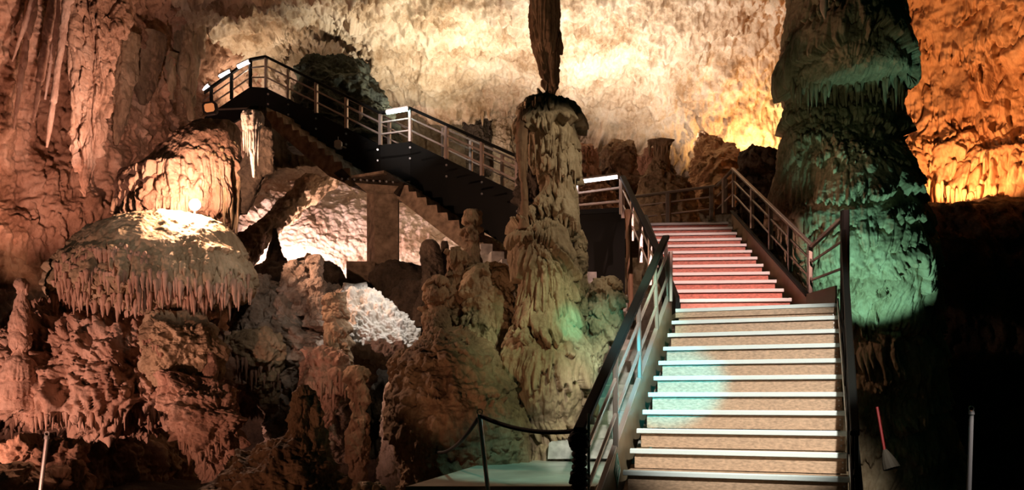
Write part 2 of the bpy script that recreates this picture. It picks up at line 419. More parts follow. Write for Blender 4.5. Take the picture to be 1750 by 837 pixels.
# ================================================================== the cave shell
def struct(o): o['kind'] = 'structure'; return o
lipx = [150, 300, 420, 490, 560, 640, 700, 760, 880, 960, 1040, 1100, 1200, 1290, 1420]
lipy = [300, 235, 205, 120, 88, 165, 168, 190, 185, 205, 235, 255, 290, 310, 320]
rows = [[(x, -140, 14.5) for x in lipx], [(x, -20, 18) for x in lipx], [(x, .35*l, 20.5) for x, l in zip(lipx, lipy)],
        [(x, .75*l, 22) for x, l in zip(lipx, lipy)], [(x, l, 22.6) for x, l in zip(lipx, lipy)],
        [(x, l - 6, 23.8) for x, l in zip(lipx, lipy)], [(x, l + 20, 26.5) for x, l in zip(lipx, lipy)],
        [(x, 380, 27) for x in lipx], [(x, 560, 26) for x in lipx]]
_sp = lambda p: sm(-.5, .6, fbm(p * .35 + 40, 3) * 2 + (-.15 - p[..., 0] * .14))       # rougher, dripping limestone to the left
wall_disp = mix(crag(1, .26, .45, .16, 3.4, .08, .20, 1.7), add(crag(2, .24, .5, .24, 3.2, .09, .32, 1.6), flow(2, 1.0, .08, 3.4, .14, .03, 1.4, 0)), _sp)
wall_back = struct(sheet('wall_back', rows, 900, 420, wall_disp, M['wall']))
xs = [-260, -90, 20, 110, 210, 310, 440]; ds_ = [13, 14, 14.8, 15.6, 16.6, 18.6, 21.5]
rows = [[(x, y, d + k) for x, d in zip(xs, ds_)] for y, k in ((-160, -1), (0, -.2), (150, .3), (300, .4), (420, 0), (520, -.4), (700, -.8), (950, -1.2))]
wall_left = struct(sheet('wall_left', rows, 420, 520, add(flow(5, 1.0, .10, 4.2, .20, .04, 1.3, .18, .4, .05), crag(6, .1, 1, .07, 4, .03, .12)), M['redwall']))
xs = [1470, 1540, 1600, 1680, 1760, 1860, 2000]; ds_ = [18.6, 18.0, 17.6, 17.2, 16.6, 15.8, 14.5]
rows = [[(x, y + (10 * math.sin(x * .03) if k > 1 else 0), d + e) for x, d in zip(xs, ds_)] for k, (y, e) in enumerate(((-150, -1.6), (-20, -.6), (110, 0), (230, 0), (315, -.35), (343, -.1), (335, 1.6), (460, 2.4), (900, 2)))]
wall_right = struct(sheet('wall_right', rows, 420, 620, add(flow(9, 1.3, .40, 5.5, .22, .02, 1.1, .16, .3, .04), crag(3, .20, .7, .04, 3.2, .02, .10)), M['orange']))
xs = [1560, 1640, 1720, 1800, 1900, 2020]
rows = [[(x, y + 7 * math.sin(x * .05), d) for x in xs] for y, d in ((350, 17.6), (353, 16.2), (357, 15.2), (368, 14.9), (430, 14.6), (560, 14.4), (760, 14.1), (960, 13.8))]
struct(sheet('wall_right_shade_foot', rows, 160, 160, crag(11, .08, .8, .08, 3, .03, .06), M['dark']))  # dark sheet added so the unlit area under the orange wall stays black
# slanting lit wall of the pit behind the concrete pillar
rows = [[(395, 300, 22.5), (500, 290, 23), (600, 285, 23), (700, 300, 22.8), (840, 330, 22)],
        [(385, 345, 20.5), (500, 330, 21.5), (600, 330, 22), (700, 345, 22), (840, 370, 21.5)],
        [(370, 400, 19), (470, 390, 20.4), (590, 390, 21), (700, 395, 21), (840, 410, 20.5)],
        [(350, 480, 18), (450, 480, 19.5), (590, 480, 20), (700, 480, 20), (840, 480, 19.5)]]
struct(sheet('wall_pit', rows, 380, 200, add(crag(8, .12, .5, .05, 2.6, .02, .07), flow(3, 1.2, .04, 3, .05, .01, 1.5, 0)), M['pinkwall']))
# slanted brown rib in front of it
rib = lathe('leaning_rock_rib', [(306, 528, 578, 19.4), (330, 498, 552, 19.2), (360, 458, 518, 19.0), (400, 415, 476, 18.6), (450, 365, 428, 18.2), (500, 330, 400, 17.8)], 160, 160,
            add(crag(4, .12, .9, .06, 3, .03, .08)), M['flowd'], ds=1.0)
tag(rib, 'slanting brown rock rib at the left edge of the lit pit', 'rock')
# cave floor
gx, gy = np.meshgrid(np.linspace(-15, 15, 260), np.linspace(2.5, 27, 230)); g = np.stack([gx, gy, gx * 0], -1)
g[..., 2] = .16 * fbm(g * .7, 4) * 2 + .05 * fbm(g * 4, 3) - .12
g[..., 2] = np.where((np.abs(gx - .8) < 2.4) & (gy < 8), np.minimum(g[..., 2], -.02), g[..., 2])
idx = np.arange(gx.size).reshape(gx.shape)
q = np.stack([idx[:-1, :-1], idx[:-1, 1:], idx[1:, 1:], idx[1:, :-1]], -1).reshape(-1, 4)
struct(link('floor', raw_mesh('floor', g.reshape(-1, 3), q), M['dark']))

# ================================================================== big columns
rc = lathe('flowstone_column', [(-120, 1362, 1520, 12.4, 1.1), (-20, 1358, 1530, 12.4, 1.15), (60, 1352, 1538, 12.4, 1.2), (130, 1347, 1545, 12.4, 1.2), (158, 1352, 1548, 12.5, 1.1),
      (178, 1350, 1546, 12.7, .62), (215, 1338, 1552, 12.7, .66), (265, 1326, 1558, 12.6, .85), (330, 1326, 1572, 12.5, .95), (400, 1330, 1584, 12.4, 1.0), (460, 1345, 1592, 12.4, 1.0), (520, 1380, 1602, 12.5, .9), (580, 1400, 1606, 12.6, .85), (700, 1410, 1612, 12.7, .8), (840, 1400, 1640, 12.7, .8)],
      620, 860, flow(21, .70, .15, 10, .10, .012, .9, .08, .40, .05), M['flow'])
tag(rc, 'massive layered flowstone column lit teal at its foot, standing beside the orange wall', 'rock column')
mc = lathe('flowstone_column', [(160, 918, 948, 10.95), (168, 904, 962, 10.95), (182, 892, 976, 10.9), (210, 888, 986, 10.9), (240, 892, 986, 10.8), (285, 903, 984, 10.8), (318, 926, 984, 10.8), (345, 916, 985, 10.7), (372, 892, 985, 10.7), (395, 869, 985, 10.6), (430, 864, 992, 10.5),
      (480, 874, 1000, 10.4), (540, 870, 1000, 10.4), (600, 858, 1010, 10.3), (650, 852, 1014, 10.3), (690, 860, 1006, 10.3), (725, 880, 995, 10.3), (800, 880, 995, 10.3)],
      440, 760, flow(33, .42, .16, 11, .10, .012, 1.1, .07, .45, .06), M['flow'])
tag(mc, 'knobbly central limestone column between the two stairways, green on its belly', 'rock column')
st = lathe('strut', [(188, 888, 905, 10.6), (230, 881, 902, 10.5), (280, 884, 900, 10.5), (330, 890, 903, 10.5), (392, 884, 908, 10.45)], 60, 200, flow(35, .3, .02, 12, .02, .01, 1, .03), M['brownrib'], parent=mc)

# ================================================================== hanging stalactites
def hang(rings, label, mat='brownrib', nt=120, nz=300, seed=0, group=None, cat='stalactite', fl=7, amp=.05, famp=.07):
    o = lathe('stalactite', rings, nt, nz, flow(seed, 1.2, amp, fl, famp, .012, 1.0, .02, .3, .03), M[mat])
    return tag(o, label, cat, group)
hang([(-130, 905, 962, 12.5), (-20, 903, 959, 12.5), (60, 908, 958, 12.5), (110, 922, 957, 12.5), (146, 930, 955, 12.5), (160, 934, 950, 12.5), (196, 941, 947, 12.5)],
     'fluted brown stalactite hanging from the roof before the pale wall above the central column', seed=41, nt=240, fl=12, famp=.10, amp=.01)
hang([(-60, 1399, 1416, 10.9), (10, 1402, 1414, 10.9), (32, 1408, 1412, 10.9)], 'short pinkish stalactite tip hanging before the top of the teal-footed column', 'pink', 60, 90, 43)
lefts = [((70, -40), (21, 105), 13, 14.4), ((62, -60), (24, 220), 18, 14.6), ((100, -60), (57, 209), 19, 14.2), ((113, -60), (77, 170), 12, 14.6), ((124, -60), (80, 252), 17, 13.8)]
labs = ['thin dark stalactite with the shortest reach at the far left of the hanging cluster', 'long thin stalactite ending low beside the left edge, outermost of the long ones',
        'long pale-edged stalactite, second of the thin ones ending over the reddish wall', 'slim stalactite with its tip highest among the thin ones near the fluted curtain', 'pale lit stalactite reaching lowest among the thin ones beside the fluted curtain']
for k, ((x0, y0), (x1, y1), wd, d) in enumerate(lefts):
    rg = []
    for t in (0, .2, .45, .7, .9, 1):
        x = x0 + (x1 - x0) * t; y = y0 + (y1 - y0) * t; h = wd * .5 * (1.15 - .85 * t) if t < 1 else 1.5
        rg.append((y, x - h, x + h, d))
    hang(rg, labs[k], 'pink', 60, 260, 50 + k, 'thin stalactites beside the left wall', fl=6, amp=.05, famp=.05)
cur = lathe('stalactite_curtain', [(-120, 130, 230, 14.6, .6), (-20, 128, 214, 14.5, .6), (60, 128, 206, 14.4, .6), (120, 124, 196, 14.3, .6), (180, 122, 184, 14.2, .6), (230, 122, 176, 14.1, .6), (275, 126, 166, 14, .6), (310, 136, 158, 14, .6), (336, 143, 149, 14)],
      320, 620, flow(61, 2.2, .03, 6.5, .26, .02, .8, .08, .3, .02), M['redwall'])
tag(cur, 'heavy fluted stalactite curtain tapering to one point beside the thin stalactites', 'stalactite')
hang([(-20, 100, 140, 14.3), (60, 112, 144, 14.2), (140, 118, 142, 14.1), (220, 122, 138, 14), (286, 126, 131, 14)], 'brown stalactite hugging the front of the heavy curtain, with its tip slightly higher', 'redwall', 90, 320, 63, fl=6, famp=.08)
hang([(60, 205, 240, 16.2), (130, 200, 232, 16.1), (200, 198, 218, 16), (248, 196, 202, 16)], 'short dim stalactite hanging between the heavy curtain and the dark recess', 'flowd', 90, 220, 65)
hang([(60, 225, 285, 17), (110, 222, 275, 17), (150, 230, 262, 17), (178, 238, 248, 17)], 'stubby reddish dripstone hanging left of the flowstone dome top', 'flowd', 120, 200, 66)
hang([(20, 292, 350, 18.5), (80, 298, 345, 18.4), (130, 305, 338, 18.3), (175, 316, 334, 18.2), (206, 322, 330, 18.2)], 'pale fluted dripstone hanging beside the upper left railing end', 'flow', 160, 300, 67, fl=6, famp=.12)
hang([(90, 280, 300, 18), (130, 284, 300, 18), (170, 290, 297, 18)], 'small pale stalactite hanging in the dark recess left of the railing end', 'flow', 60, 120, 68)
o = hang([(192, 418, 447, 12.3, .9), (200, 415, 448, 12.3), (215, 418, 446, 12.3), (245, 424, 442, 12.3), (275, 428, 439, 12.3), (303, 432, 436, 12.3)], 'white-lit dripstone stub hanging right of the flowstone dome', 'white', 140, 220, 69, fl=14, famp=.08)
icicles(o, [(417, 225, 12.2), (430, 228, 12.05), (446, 225, 12.2)], 8, (.15, .5), (.03, .06), 'white', 3)

# ================================================================== left flowstone domes
ud = lathe('flowstone_dome', [(206, 345, 395, 13.6), (216, 325, 408, 13.6), (236, 290, 414, 13.5), (262, 258, 416, 13.4), (290, 228, 416, 13.3), (315, 210, 412, 13.3), (345, 206, 408, 13.2), (370, 205, 404, 13.2), (385, 220, 395, 13.3), (400, 240, 380, 13.4)],
      520, 420, capped(crag(71, .08, .8, .03, 5, .012, .04), flow(71, 1.3, .05, 8.0, .15, .015, .7, .08, .3, .03), 270, 300, 13.4), M['pink'], ds=.75)
tag(ud, 'upper flowstone dome with a fluted curtain glowing beside the bright lamp', 'flowstone')
icicles(ud, [(207, 335, 12.6), (240, 350, 12.1), (290, 350, 11.95), (320, 345, 11.95)], 26, (.35, .6), (.045, .08), 'pink', 5, 16)
icicles(ud, [(372, 300, 12.2), (400, 335, 12.5), (412, 290, 12.9)], 22, (.25, .7), (.04, .08), 'flow', 6, 26)
icicles(ud, [(335, 270, 12.2), (375, 262, 12.2), (412, 255, 12.9)], 16, (.15, .35), (.04, .08), 'flow', 7, 20)
md = lathe('flowstone_mushroom', [(362, 250, 320, 12.0), (367, 205, 345, 12.0), (380, 168, 372, 12.0), (400, 140, 398, 12.0), (425, 120, 412, 11.9), (450, 100, 424, 11.9), (475, 88, 430, 11.9), (495, 88, 430, 11.9), (510, 105, 415, 12.0), (522, 150, 385, 12.0), (530, 200, 350, 12.2)],
      620, 420, capped(crag(81, .07, .9, .025, 6, .012, .03), flow(81, .55, .09, 9, .10, .015, .8, .06, .5, .07), 425, 445, 12), M['flow'], ds=.72)
tag(md, 'broad mushroom-shaped flowstone with a crusted pale top below the bright lamp', 'flowstone')
icicles(md, [(95, 448, 11.6), (150, 432, 10.9), (210, 425, 10.55), (255, 440, 10.45)], 40, (.16, .36), (.05, .09), 'pink', 11, 10)
icicles(md, [(90, 492, 11.7), (140, 500, 10.9), (220, 505, 10.5), (300, 505, 10.5), (370, 500, 10.9), (428, 486, 11.8)], 80, (.16, .36), (.05, .095), 'pink', 13, 16)
icicles(md, [(255, 455, 10.4), (300, 450, 10.35), (360, 455, 10.6), (420, 460, 11.6)], 46, (.12, .24), (.045, .08), 'flow', 14, 12)
icicles(md, [(100, 470, 11.5), (160, 462, 10.7), (250, 470, 10.4), (340, 478, 10.5), (424, 475, 11.5)], 60, (.16, .32), (.05, .09), 'pink', 15, 12)
# left bank of flowstone
lb = lathe('flowstone_bank', [(515, 110, 260, 12.4), (540, 60, 340, 12.3), (580, -10, 385, 12.2), (630, -60, 392, 12.1), (680, -90, 372, 12.0), (712, -80, 330, 12.0), (728, -60, 290, 12.2), (738, -20, 240, 12.5)],
      560, 420, add(flow(91, .50, .20, 8, .12, .02, 1.3, .10, .6, .10), crag(16, .18, 1.2, .14, 4.2, .05, .16, 2.2)), M['pink'], ds=.5)
tag(lb, 'wide reddish flowstone bank with ragged ledges filling the lower left', 'flowstone')
icicles(lb, [(20, 720, 11.0), (90, 712, 10.7), (160, 708, 10.6), (240, 704, 10.6), (300, 690, 10.9)], 60, (.10, .26), (.04, .075), 'pink', 21, 9)
icicles(lb, [(210, 655, 10.6), (260, 650, 10.4), (330, 640, 10.7)], 24, (.10, .22), (.04, .07), 'pink', 22, 8)
o = lathe('stalagmite', [(474, 29, 45, 11.0), (484, 24, 51, 11.0), (500, 27, 48, 11.0), (528, 20, 53, 11.0), (560, 18, 52, 11.0), (590, 18, 52, 11), (602, 24, 46, 11), (622, 10, 58, 11), (660, 0, 60, 11), (700, 0, 60, 11)], 160, 420, flow(95, .32, .05, 10, .03, .012, .8, .04), M['pink'])
tag(o, 'stacked pinkish stalagmite column standing against the left edge', 'stalagmite')
o = lathe('boulder', [(528, 270, 330, 11.3), (548, 245, 360, 11.2), (580, 236, 376, 11.2), (615, 238, 376, 11.2), (640, 255, 360, 11.3), (655, 280, 340, 11.5)], 320, 260, add(crag(17, .10, 1.3, .08, 5, .03, .09, 2.2), flow(17, .45, .06, 9, .03, .01)), M['flow'], ds=.7)
tag(o, 'rounded greenish-brown boulder under the right side of the mushroom flowstone', 'rock')
icicles(o, [(240, 585, 10.6), (258, 590, 10.4), (275, 600, 10.3)], 9, (.1, .22), (.04, .07), 'pink', 23, 12)
o = lathe('rock_pinnacle', [(602, 357, 366, 11.1), (612, 351, 371, 11.1), (640, 349, 372, 11.1), (660, 354, 368, 11.1)], 70, 110, crag(18, .02, 2, .03, 8, .01, .03, 4), M['pink'])
tag(o, 'small reddish rock stub at the right end of the lower left bank', 'rock')
o = lathe('dripstone_block', [(640, 296, 372, 11.0), (662, 285, 392, 10.9), (700, 282, 410, 10.8), (740, 300, 414, 10.8), (775, 318, 408, 10.8), (800, 335, 396, 10.8), (822, 352, 384, 10.9)], 300, 340, add(crag(19, .10, 1.6, .10, 6, .04, .09, 3), flow(19, .35, .05, 10, .05, .01)), M['pink'], ds=.7)
tag(o, 'wedge-shaped hanging block of pink dripstone beside the dark hollow', 'rock')
icicles(o, [(300, 745, 10.5), (340, 770, 10.2), (400, 760, 10.4)], 18, (.1, .25), (.04, .07), 'pink', 24, 22)
icicles(o, [(308, 640, 10.6), (345, 646, 10.6), (372, 640, 10.6)], 10, (.12, .34), (.035, .06), 'pink', 25, 8)
rub = [((2, 75), (742, 800), 9.6), ((60, 150), (752, 790), 9.9), ((-10, 60), (790, 850), 9.0), ((50, 120), (800, 850), 9.2), ((105, 160), (785, 850), 9.6)]
rl = ['angular pinkish block lying behind the left rope post', 'flat pinkish slab under the reddish bank, right of the rope post', 'sloping block in the bottom left corner', 'broken brown rock at the foot of the left rope post', 'broken rock at the edge of the dark hollow in the lower left']
for k, ((a, b), (t, u), d) in enumerate(rub):
    m_ = (a + b) / 2
    o = lathe('boulder', [(t, m_ - 8, m_ + 12, d), (t + 8, a + 12, b - 5, d), ((t + u) / 2, a, b, d), (u - 6, a + 4, b - 6, d), (u + 8, a + 14, b - 12, d)], 120, 90, crag(100 + k, .12, 2.2, .10, 4, .02, .14, 2.5), M['redwall'], ds=.8)
    tag(o, rl[k], 'rock')
o = lathe('stalagmite', [(655, 510, 530, 8), (672, 496, 545, 8), (700, 488, 555, 8), (740, 482, 562, 8), (765, 452, 570, 8, .9), (795, 404, 582, 8, .8), (840, 346, 600, 8, .7), (920, 300, 640, 8, .7)], 340, 420, add(flow(103, .35, .06, 9, .03, .012, 1, .06), crag(21, .05, 1.5, .03, 5)), M['flowd'])
tag(o, 'dark pointed stalagmite flaring into a brown slope at the bottom centre left', 'stalagmite')

# ================================================================== rocky mound left of centre
cm = lathe('rock_mound', [(484, 440, 560, 13.2), (500, 415, 600, 13.2), (530, 392, 620, 13.1), (565, 388, 640, 13.0), (600, 400, 640, 13.0), (640, 425, 630, 13.0), (700, 450, 620, 13.0), (790, 470, 620, 13.2)],
      460, 400, add(crag(25, .16, 1.1, .14, 3.6, .05, .14, 2.0), flow(25, .6, .06, 6, .04)), M['crust'], ds=.6)
tag(cm, 'rugged brown rock mound in front of the concrete pillar', 'rock')
o = lathe('rock_slope', [(484, 588, 622, 13.0), (500, 574, 640, 12.9), (525, 566, 676, 12.8), (550, 566, 702, 12.7), (575, 574, 722, 12.6), (597, 600, 729, 12.6), (612, 630, 722, 12.8), (630, 650, 700, 13)], 360, 280, crag(26, .06, 1.3, .08, 7, .06, .045, 3), M['white'], ds=.7)
tag(o, 'white crusted rock slope lit brightly to the right of the rugged mound', 'rock')
ml = [([(448, 494, 520, 13.0), (458, 486, 532, 13.0), (480, 483, 534, 12.9), (505, 478, 540, 12.9), (540, 470, 545, 12.9)], 'crust', 'crusted pale rock lump on top of the rugged mound', 'rock', 'rock_lump'),
      ([(436, 534, 548, 12.6), (446, 530, 553, 12.6), (470, 530, 554, 12.6), (500, 527, 557, 12.6), (530, 522, 562, 12.6), (560, 518, 568, 12.6)], 'crust', 'upright knobbly stalagmite on the mound beside the pale lump', 'stalagmite', 'stalagmite'),
      ([(500, 562, 588, 12.1), (512, 556, 594, 12.1), (540, 557, 596, 12.1), (548, 560, 590, 12.1), (575, 553, 598, 12.0), (615, 550, 600, 12.0), (660, 550, 600, 12)], 'flowd', 'two-tiered brown stalagmite between the mound and the white slope', 'stalagmite', 'stalagmite'),
      ([(592, 520, 560, 11.9), (602, 514, 590, 11.9), (640, 514, 598, 11.8), (668, 518, 596, 11.8), (690, 532, 580, 11.9), (740, 540, 560, 12)], 'pink', 'reddish drapery of dripstone on the front of the rugged mound', 'flowstone', 'dripstone_drapery'),
      ([(626, 598, 622, 11.2), (636, 590, 630, 11.2), (670, 590, 630, 11.2), (702, 596, 625, 11.2), (712, 592, 630, 11.2), (750, 592, 632, 11.2), (800, 596, 628, 11.2), (880, 596, 628, 11.2)], 'flowd', 'dim fluted column of stacked dripstone right of the pointed stalagmite', 'stalagmite', 'stalagmite'),
      ([(470, 408, 440, 13.2), (484, 396, 462, 13.1), (515, 392, 472, 13.0), (550, 390, 476, 13.0), (575, 392, 480, 13)], 'crust', 'lumpy grey-brown rock on the left shoulder of the mound', 'rock', 'boulder'),
      ([(565, 395, 470, 12.4), (580, 378, 486, 12.3), (596, 376, 490, 12.3), (615, 392, 486, 12.3), (650, 425, 480, 12.4), (690, 450, 476, 12.5)], 'flow', 'overhanging rock ledge on the left flank of the mound', 'rock', 'rock_ledge'),
      ([(478, 430, 440, 12.9), (486, 425, 445, 12.9), (500, 424, 446, 12.9)], 'white', 'little pale knob at the left top of the mound', 'stalagmite', 'stalagmite'),
      ([(432, 523, 533, 14.0), (440, 518, 538, 14.0), (452, 515, 541, 14.0), (470, 512, 544, 14)], 'flowd', 'small dark cone peeking over the mound before the lit pit', 'stalagmite', 'stalagmite')]
for k, (rg, mt, lab, cat, nm) in enumerate(ml):
    o = lathe(nm, rg, 200, 220, add(flow(110 + k, .34, .06, 9, .03, .012, 1, .04), crag(30 + k, .05, 1.6, .06, 6, .025, .05, 3)), M[mt], ds=.85)
    tag(o, lab, cat)
    if nm == 'rock_ledge': icicles(o, [(380, 602, 11.9), (420, 622, 11.7), (480, 640, 11.8)], 24, (.12, .36), (.035, .07), 'pink', 31, 12)
    if nm == 'dripstone_drapery': icicles(o, [(516, 640, 11.5), (555, 655, 11.3), (596, 645, 11.5)], 20, (.15, .35), (.035, .07), 'pink', 32, 16)
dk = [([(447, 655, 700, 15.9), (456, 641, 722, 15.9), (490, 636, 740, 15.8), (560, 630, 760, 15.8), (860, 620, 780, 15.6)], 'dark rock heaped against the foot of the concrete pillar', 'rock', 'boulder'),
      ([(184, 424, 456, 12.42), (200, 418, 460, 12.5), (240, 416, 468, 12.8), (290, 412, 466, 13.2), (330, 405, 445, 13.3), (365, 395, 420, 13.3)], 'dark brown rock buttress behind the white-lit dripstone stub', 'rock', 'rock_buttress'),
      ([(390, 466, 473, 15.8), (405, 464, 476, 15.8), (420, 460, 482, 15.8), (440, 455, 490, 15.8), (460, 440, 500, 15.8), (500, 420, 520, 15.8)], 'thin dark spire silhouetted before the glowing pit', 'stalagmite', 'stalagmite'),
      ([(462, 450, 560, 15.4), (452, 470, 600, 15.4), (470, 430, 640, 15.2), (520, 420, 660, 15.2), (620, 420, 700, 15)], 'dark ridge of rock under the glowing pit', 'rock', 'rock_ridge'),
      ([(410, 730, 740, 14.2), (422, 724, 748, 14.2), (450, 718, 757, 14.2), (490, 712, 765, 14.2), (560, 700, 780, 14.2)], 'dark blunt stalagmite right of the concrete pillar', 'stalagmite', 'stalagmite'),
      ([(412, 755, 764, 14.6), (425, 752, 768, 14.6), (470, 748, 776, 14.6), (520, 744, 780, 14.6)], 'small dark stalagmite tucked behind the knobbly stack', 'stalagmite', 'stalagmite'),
      ([(478, 690, 740, 15.2), (500, 670, 770, 15.0), (560, 650, 790, 14.8), (680, 640, 800, 14.6), (880, 620, 800, 14.4)], 'dark rock face standing in for the shade behind the white slope', 'rock', 'boulder')]  # dark colour stands in for the unlit void here
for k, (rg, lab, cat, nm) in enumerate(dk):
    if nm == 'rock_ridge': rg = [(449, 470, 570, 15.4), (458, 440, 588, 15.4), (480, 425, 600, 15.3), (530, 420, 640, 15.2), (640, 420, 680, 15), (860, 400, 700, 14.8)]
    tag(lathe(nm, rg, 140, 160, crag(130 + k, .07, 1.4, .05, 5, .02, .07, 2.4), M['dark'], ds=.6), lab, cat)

# ================================================================== stalagmites left of the central column
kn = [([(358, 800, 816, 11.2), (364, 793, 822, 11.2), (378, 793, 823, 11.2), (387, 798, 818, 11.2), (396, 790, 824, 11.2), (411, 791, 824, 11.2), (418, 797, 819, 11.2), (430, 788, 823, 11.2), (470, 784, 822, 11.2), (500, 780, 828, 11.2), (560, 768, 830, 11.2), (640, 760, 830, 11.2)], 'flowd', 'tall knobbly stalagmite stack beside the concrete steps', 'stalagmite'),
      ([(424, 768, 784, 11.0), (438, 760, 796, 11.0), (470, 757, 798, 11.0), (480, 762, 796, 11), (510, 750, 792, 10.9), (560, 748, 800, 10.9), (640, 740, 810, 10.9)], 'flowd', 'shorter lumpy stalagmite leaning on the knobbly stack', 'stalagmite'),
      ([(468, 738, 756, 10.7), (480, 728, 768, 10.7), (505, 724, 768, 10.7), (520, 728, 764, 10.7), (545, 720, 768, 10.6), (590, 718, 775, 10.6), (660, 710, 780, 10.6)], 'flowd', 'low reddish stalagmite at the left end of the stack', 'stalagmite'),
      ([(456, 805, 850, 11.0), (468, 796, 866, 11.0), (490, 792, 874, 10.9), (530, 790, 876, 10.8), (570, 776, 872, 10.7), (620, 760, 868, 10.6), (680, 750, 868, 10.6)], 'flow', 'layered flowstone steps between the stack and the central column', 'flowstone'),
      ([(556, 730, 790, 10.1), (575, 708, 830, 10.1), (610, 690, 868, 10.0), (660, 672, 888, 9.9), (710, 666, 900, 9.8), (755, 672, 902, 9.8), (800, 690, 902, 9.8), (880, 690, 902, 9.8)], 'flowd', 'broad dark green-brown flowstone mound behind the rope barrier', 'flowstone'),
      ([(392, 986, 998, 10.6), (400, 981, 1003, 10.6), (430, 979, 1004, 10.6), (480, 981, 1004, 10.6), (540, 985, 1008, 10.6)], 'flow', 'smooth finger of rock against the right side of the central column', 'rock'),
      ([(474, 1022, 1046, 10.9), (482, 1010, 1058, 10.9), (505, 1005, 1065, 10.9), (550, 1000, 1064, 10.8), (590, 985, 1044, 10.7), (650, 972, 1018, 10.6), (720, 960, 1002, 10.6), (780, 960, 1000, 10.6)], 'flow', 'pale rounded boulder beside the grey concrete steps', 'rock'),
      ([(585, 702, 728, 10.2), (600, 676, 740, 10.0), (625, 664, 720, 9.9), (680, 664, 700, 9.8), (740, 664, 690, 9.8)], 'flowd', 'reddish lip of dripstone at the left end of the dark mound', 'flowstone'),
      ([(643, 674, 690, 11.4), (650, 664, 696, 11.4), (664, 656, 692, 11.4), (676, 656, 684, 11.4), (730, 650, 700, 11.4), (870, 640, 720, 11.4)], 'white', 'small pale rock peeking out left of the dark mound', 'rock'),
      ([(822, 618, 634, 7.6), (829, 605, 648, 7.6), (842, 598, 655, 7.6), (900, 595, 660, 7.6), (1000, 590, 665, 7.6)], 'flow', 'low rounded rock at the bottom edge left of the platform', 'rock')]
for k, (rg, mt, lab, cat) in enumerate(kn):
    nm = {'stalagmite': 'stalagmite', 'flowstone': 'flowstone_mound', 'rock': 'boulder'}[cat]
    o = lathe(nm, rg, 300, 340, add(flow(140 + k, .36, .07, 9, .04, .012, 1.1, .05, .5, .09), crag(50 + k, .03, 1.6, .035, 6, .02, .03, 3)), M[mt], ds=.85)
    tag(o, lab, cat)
icicles(mc, [(895, 385, 10.3), (930, 378, 10.05), (985, 372, 10.5)], 16, (.1, .25), (.04, .07), 'flow', 41, 8)
icicles(mc, [(940, 262, 10.4), (960, 260, 10.35), (984, 262, 10.6)], 12, (.15, .5), (.03, .06), 'flow', 42, 14)
icicles(mc, [(888, 232, 10.5), (900, 240, 10.35), (915, 240, 10.3)], 8, (.2, .5), (.03, .05), 'flow', 43, 14)
icicles(None, [(720, 162, 22.5), (800, 180, 22.6), (880, 175, 22.6), (960, 195, 22.6), (1030, 222, 22.6)], 46, (.25, .6), (.12, .24), 'wall', 44, 10, label='pale dripstone icicle on the lower lip of the bright limestone wall', group='dripstone icicles along the bright wall lip', cat='stalactite')
icicles(None, [(1520, 322, 17.0), (1600, 318, 16.7), (1700, 330, 16.4), (1790, 320, 16.0)], 60, (.25, .6), (.07, .14), 'orange', 45, 10, label='thin orange dripstone icicle on the lower edge of the orange wall', group='dripstone icicles under the orange wall', cat='stalactite')
icicles(rc, [(1352, 138, 11.9), (1400, 148, 10.5), (1450, 150, 10.3), (1500, 148, 10.6), (1545, 140, 11.8)], 40, (.15, .5), (.05, .09), 'flow', 46, 12)

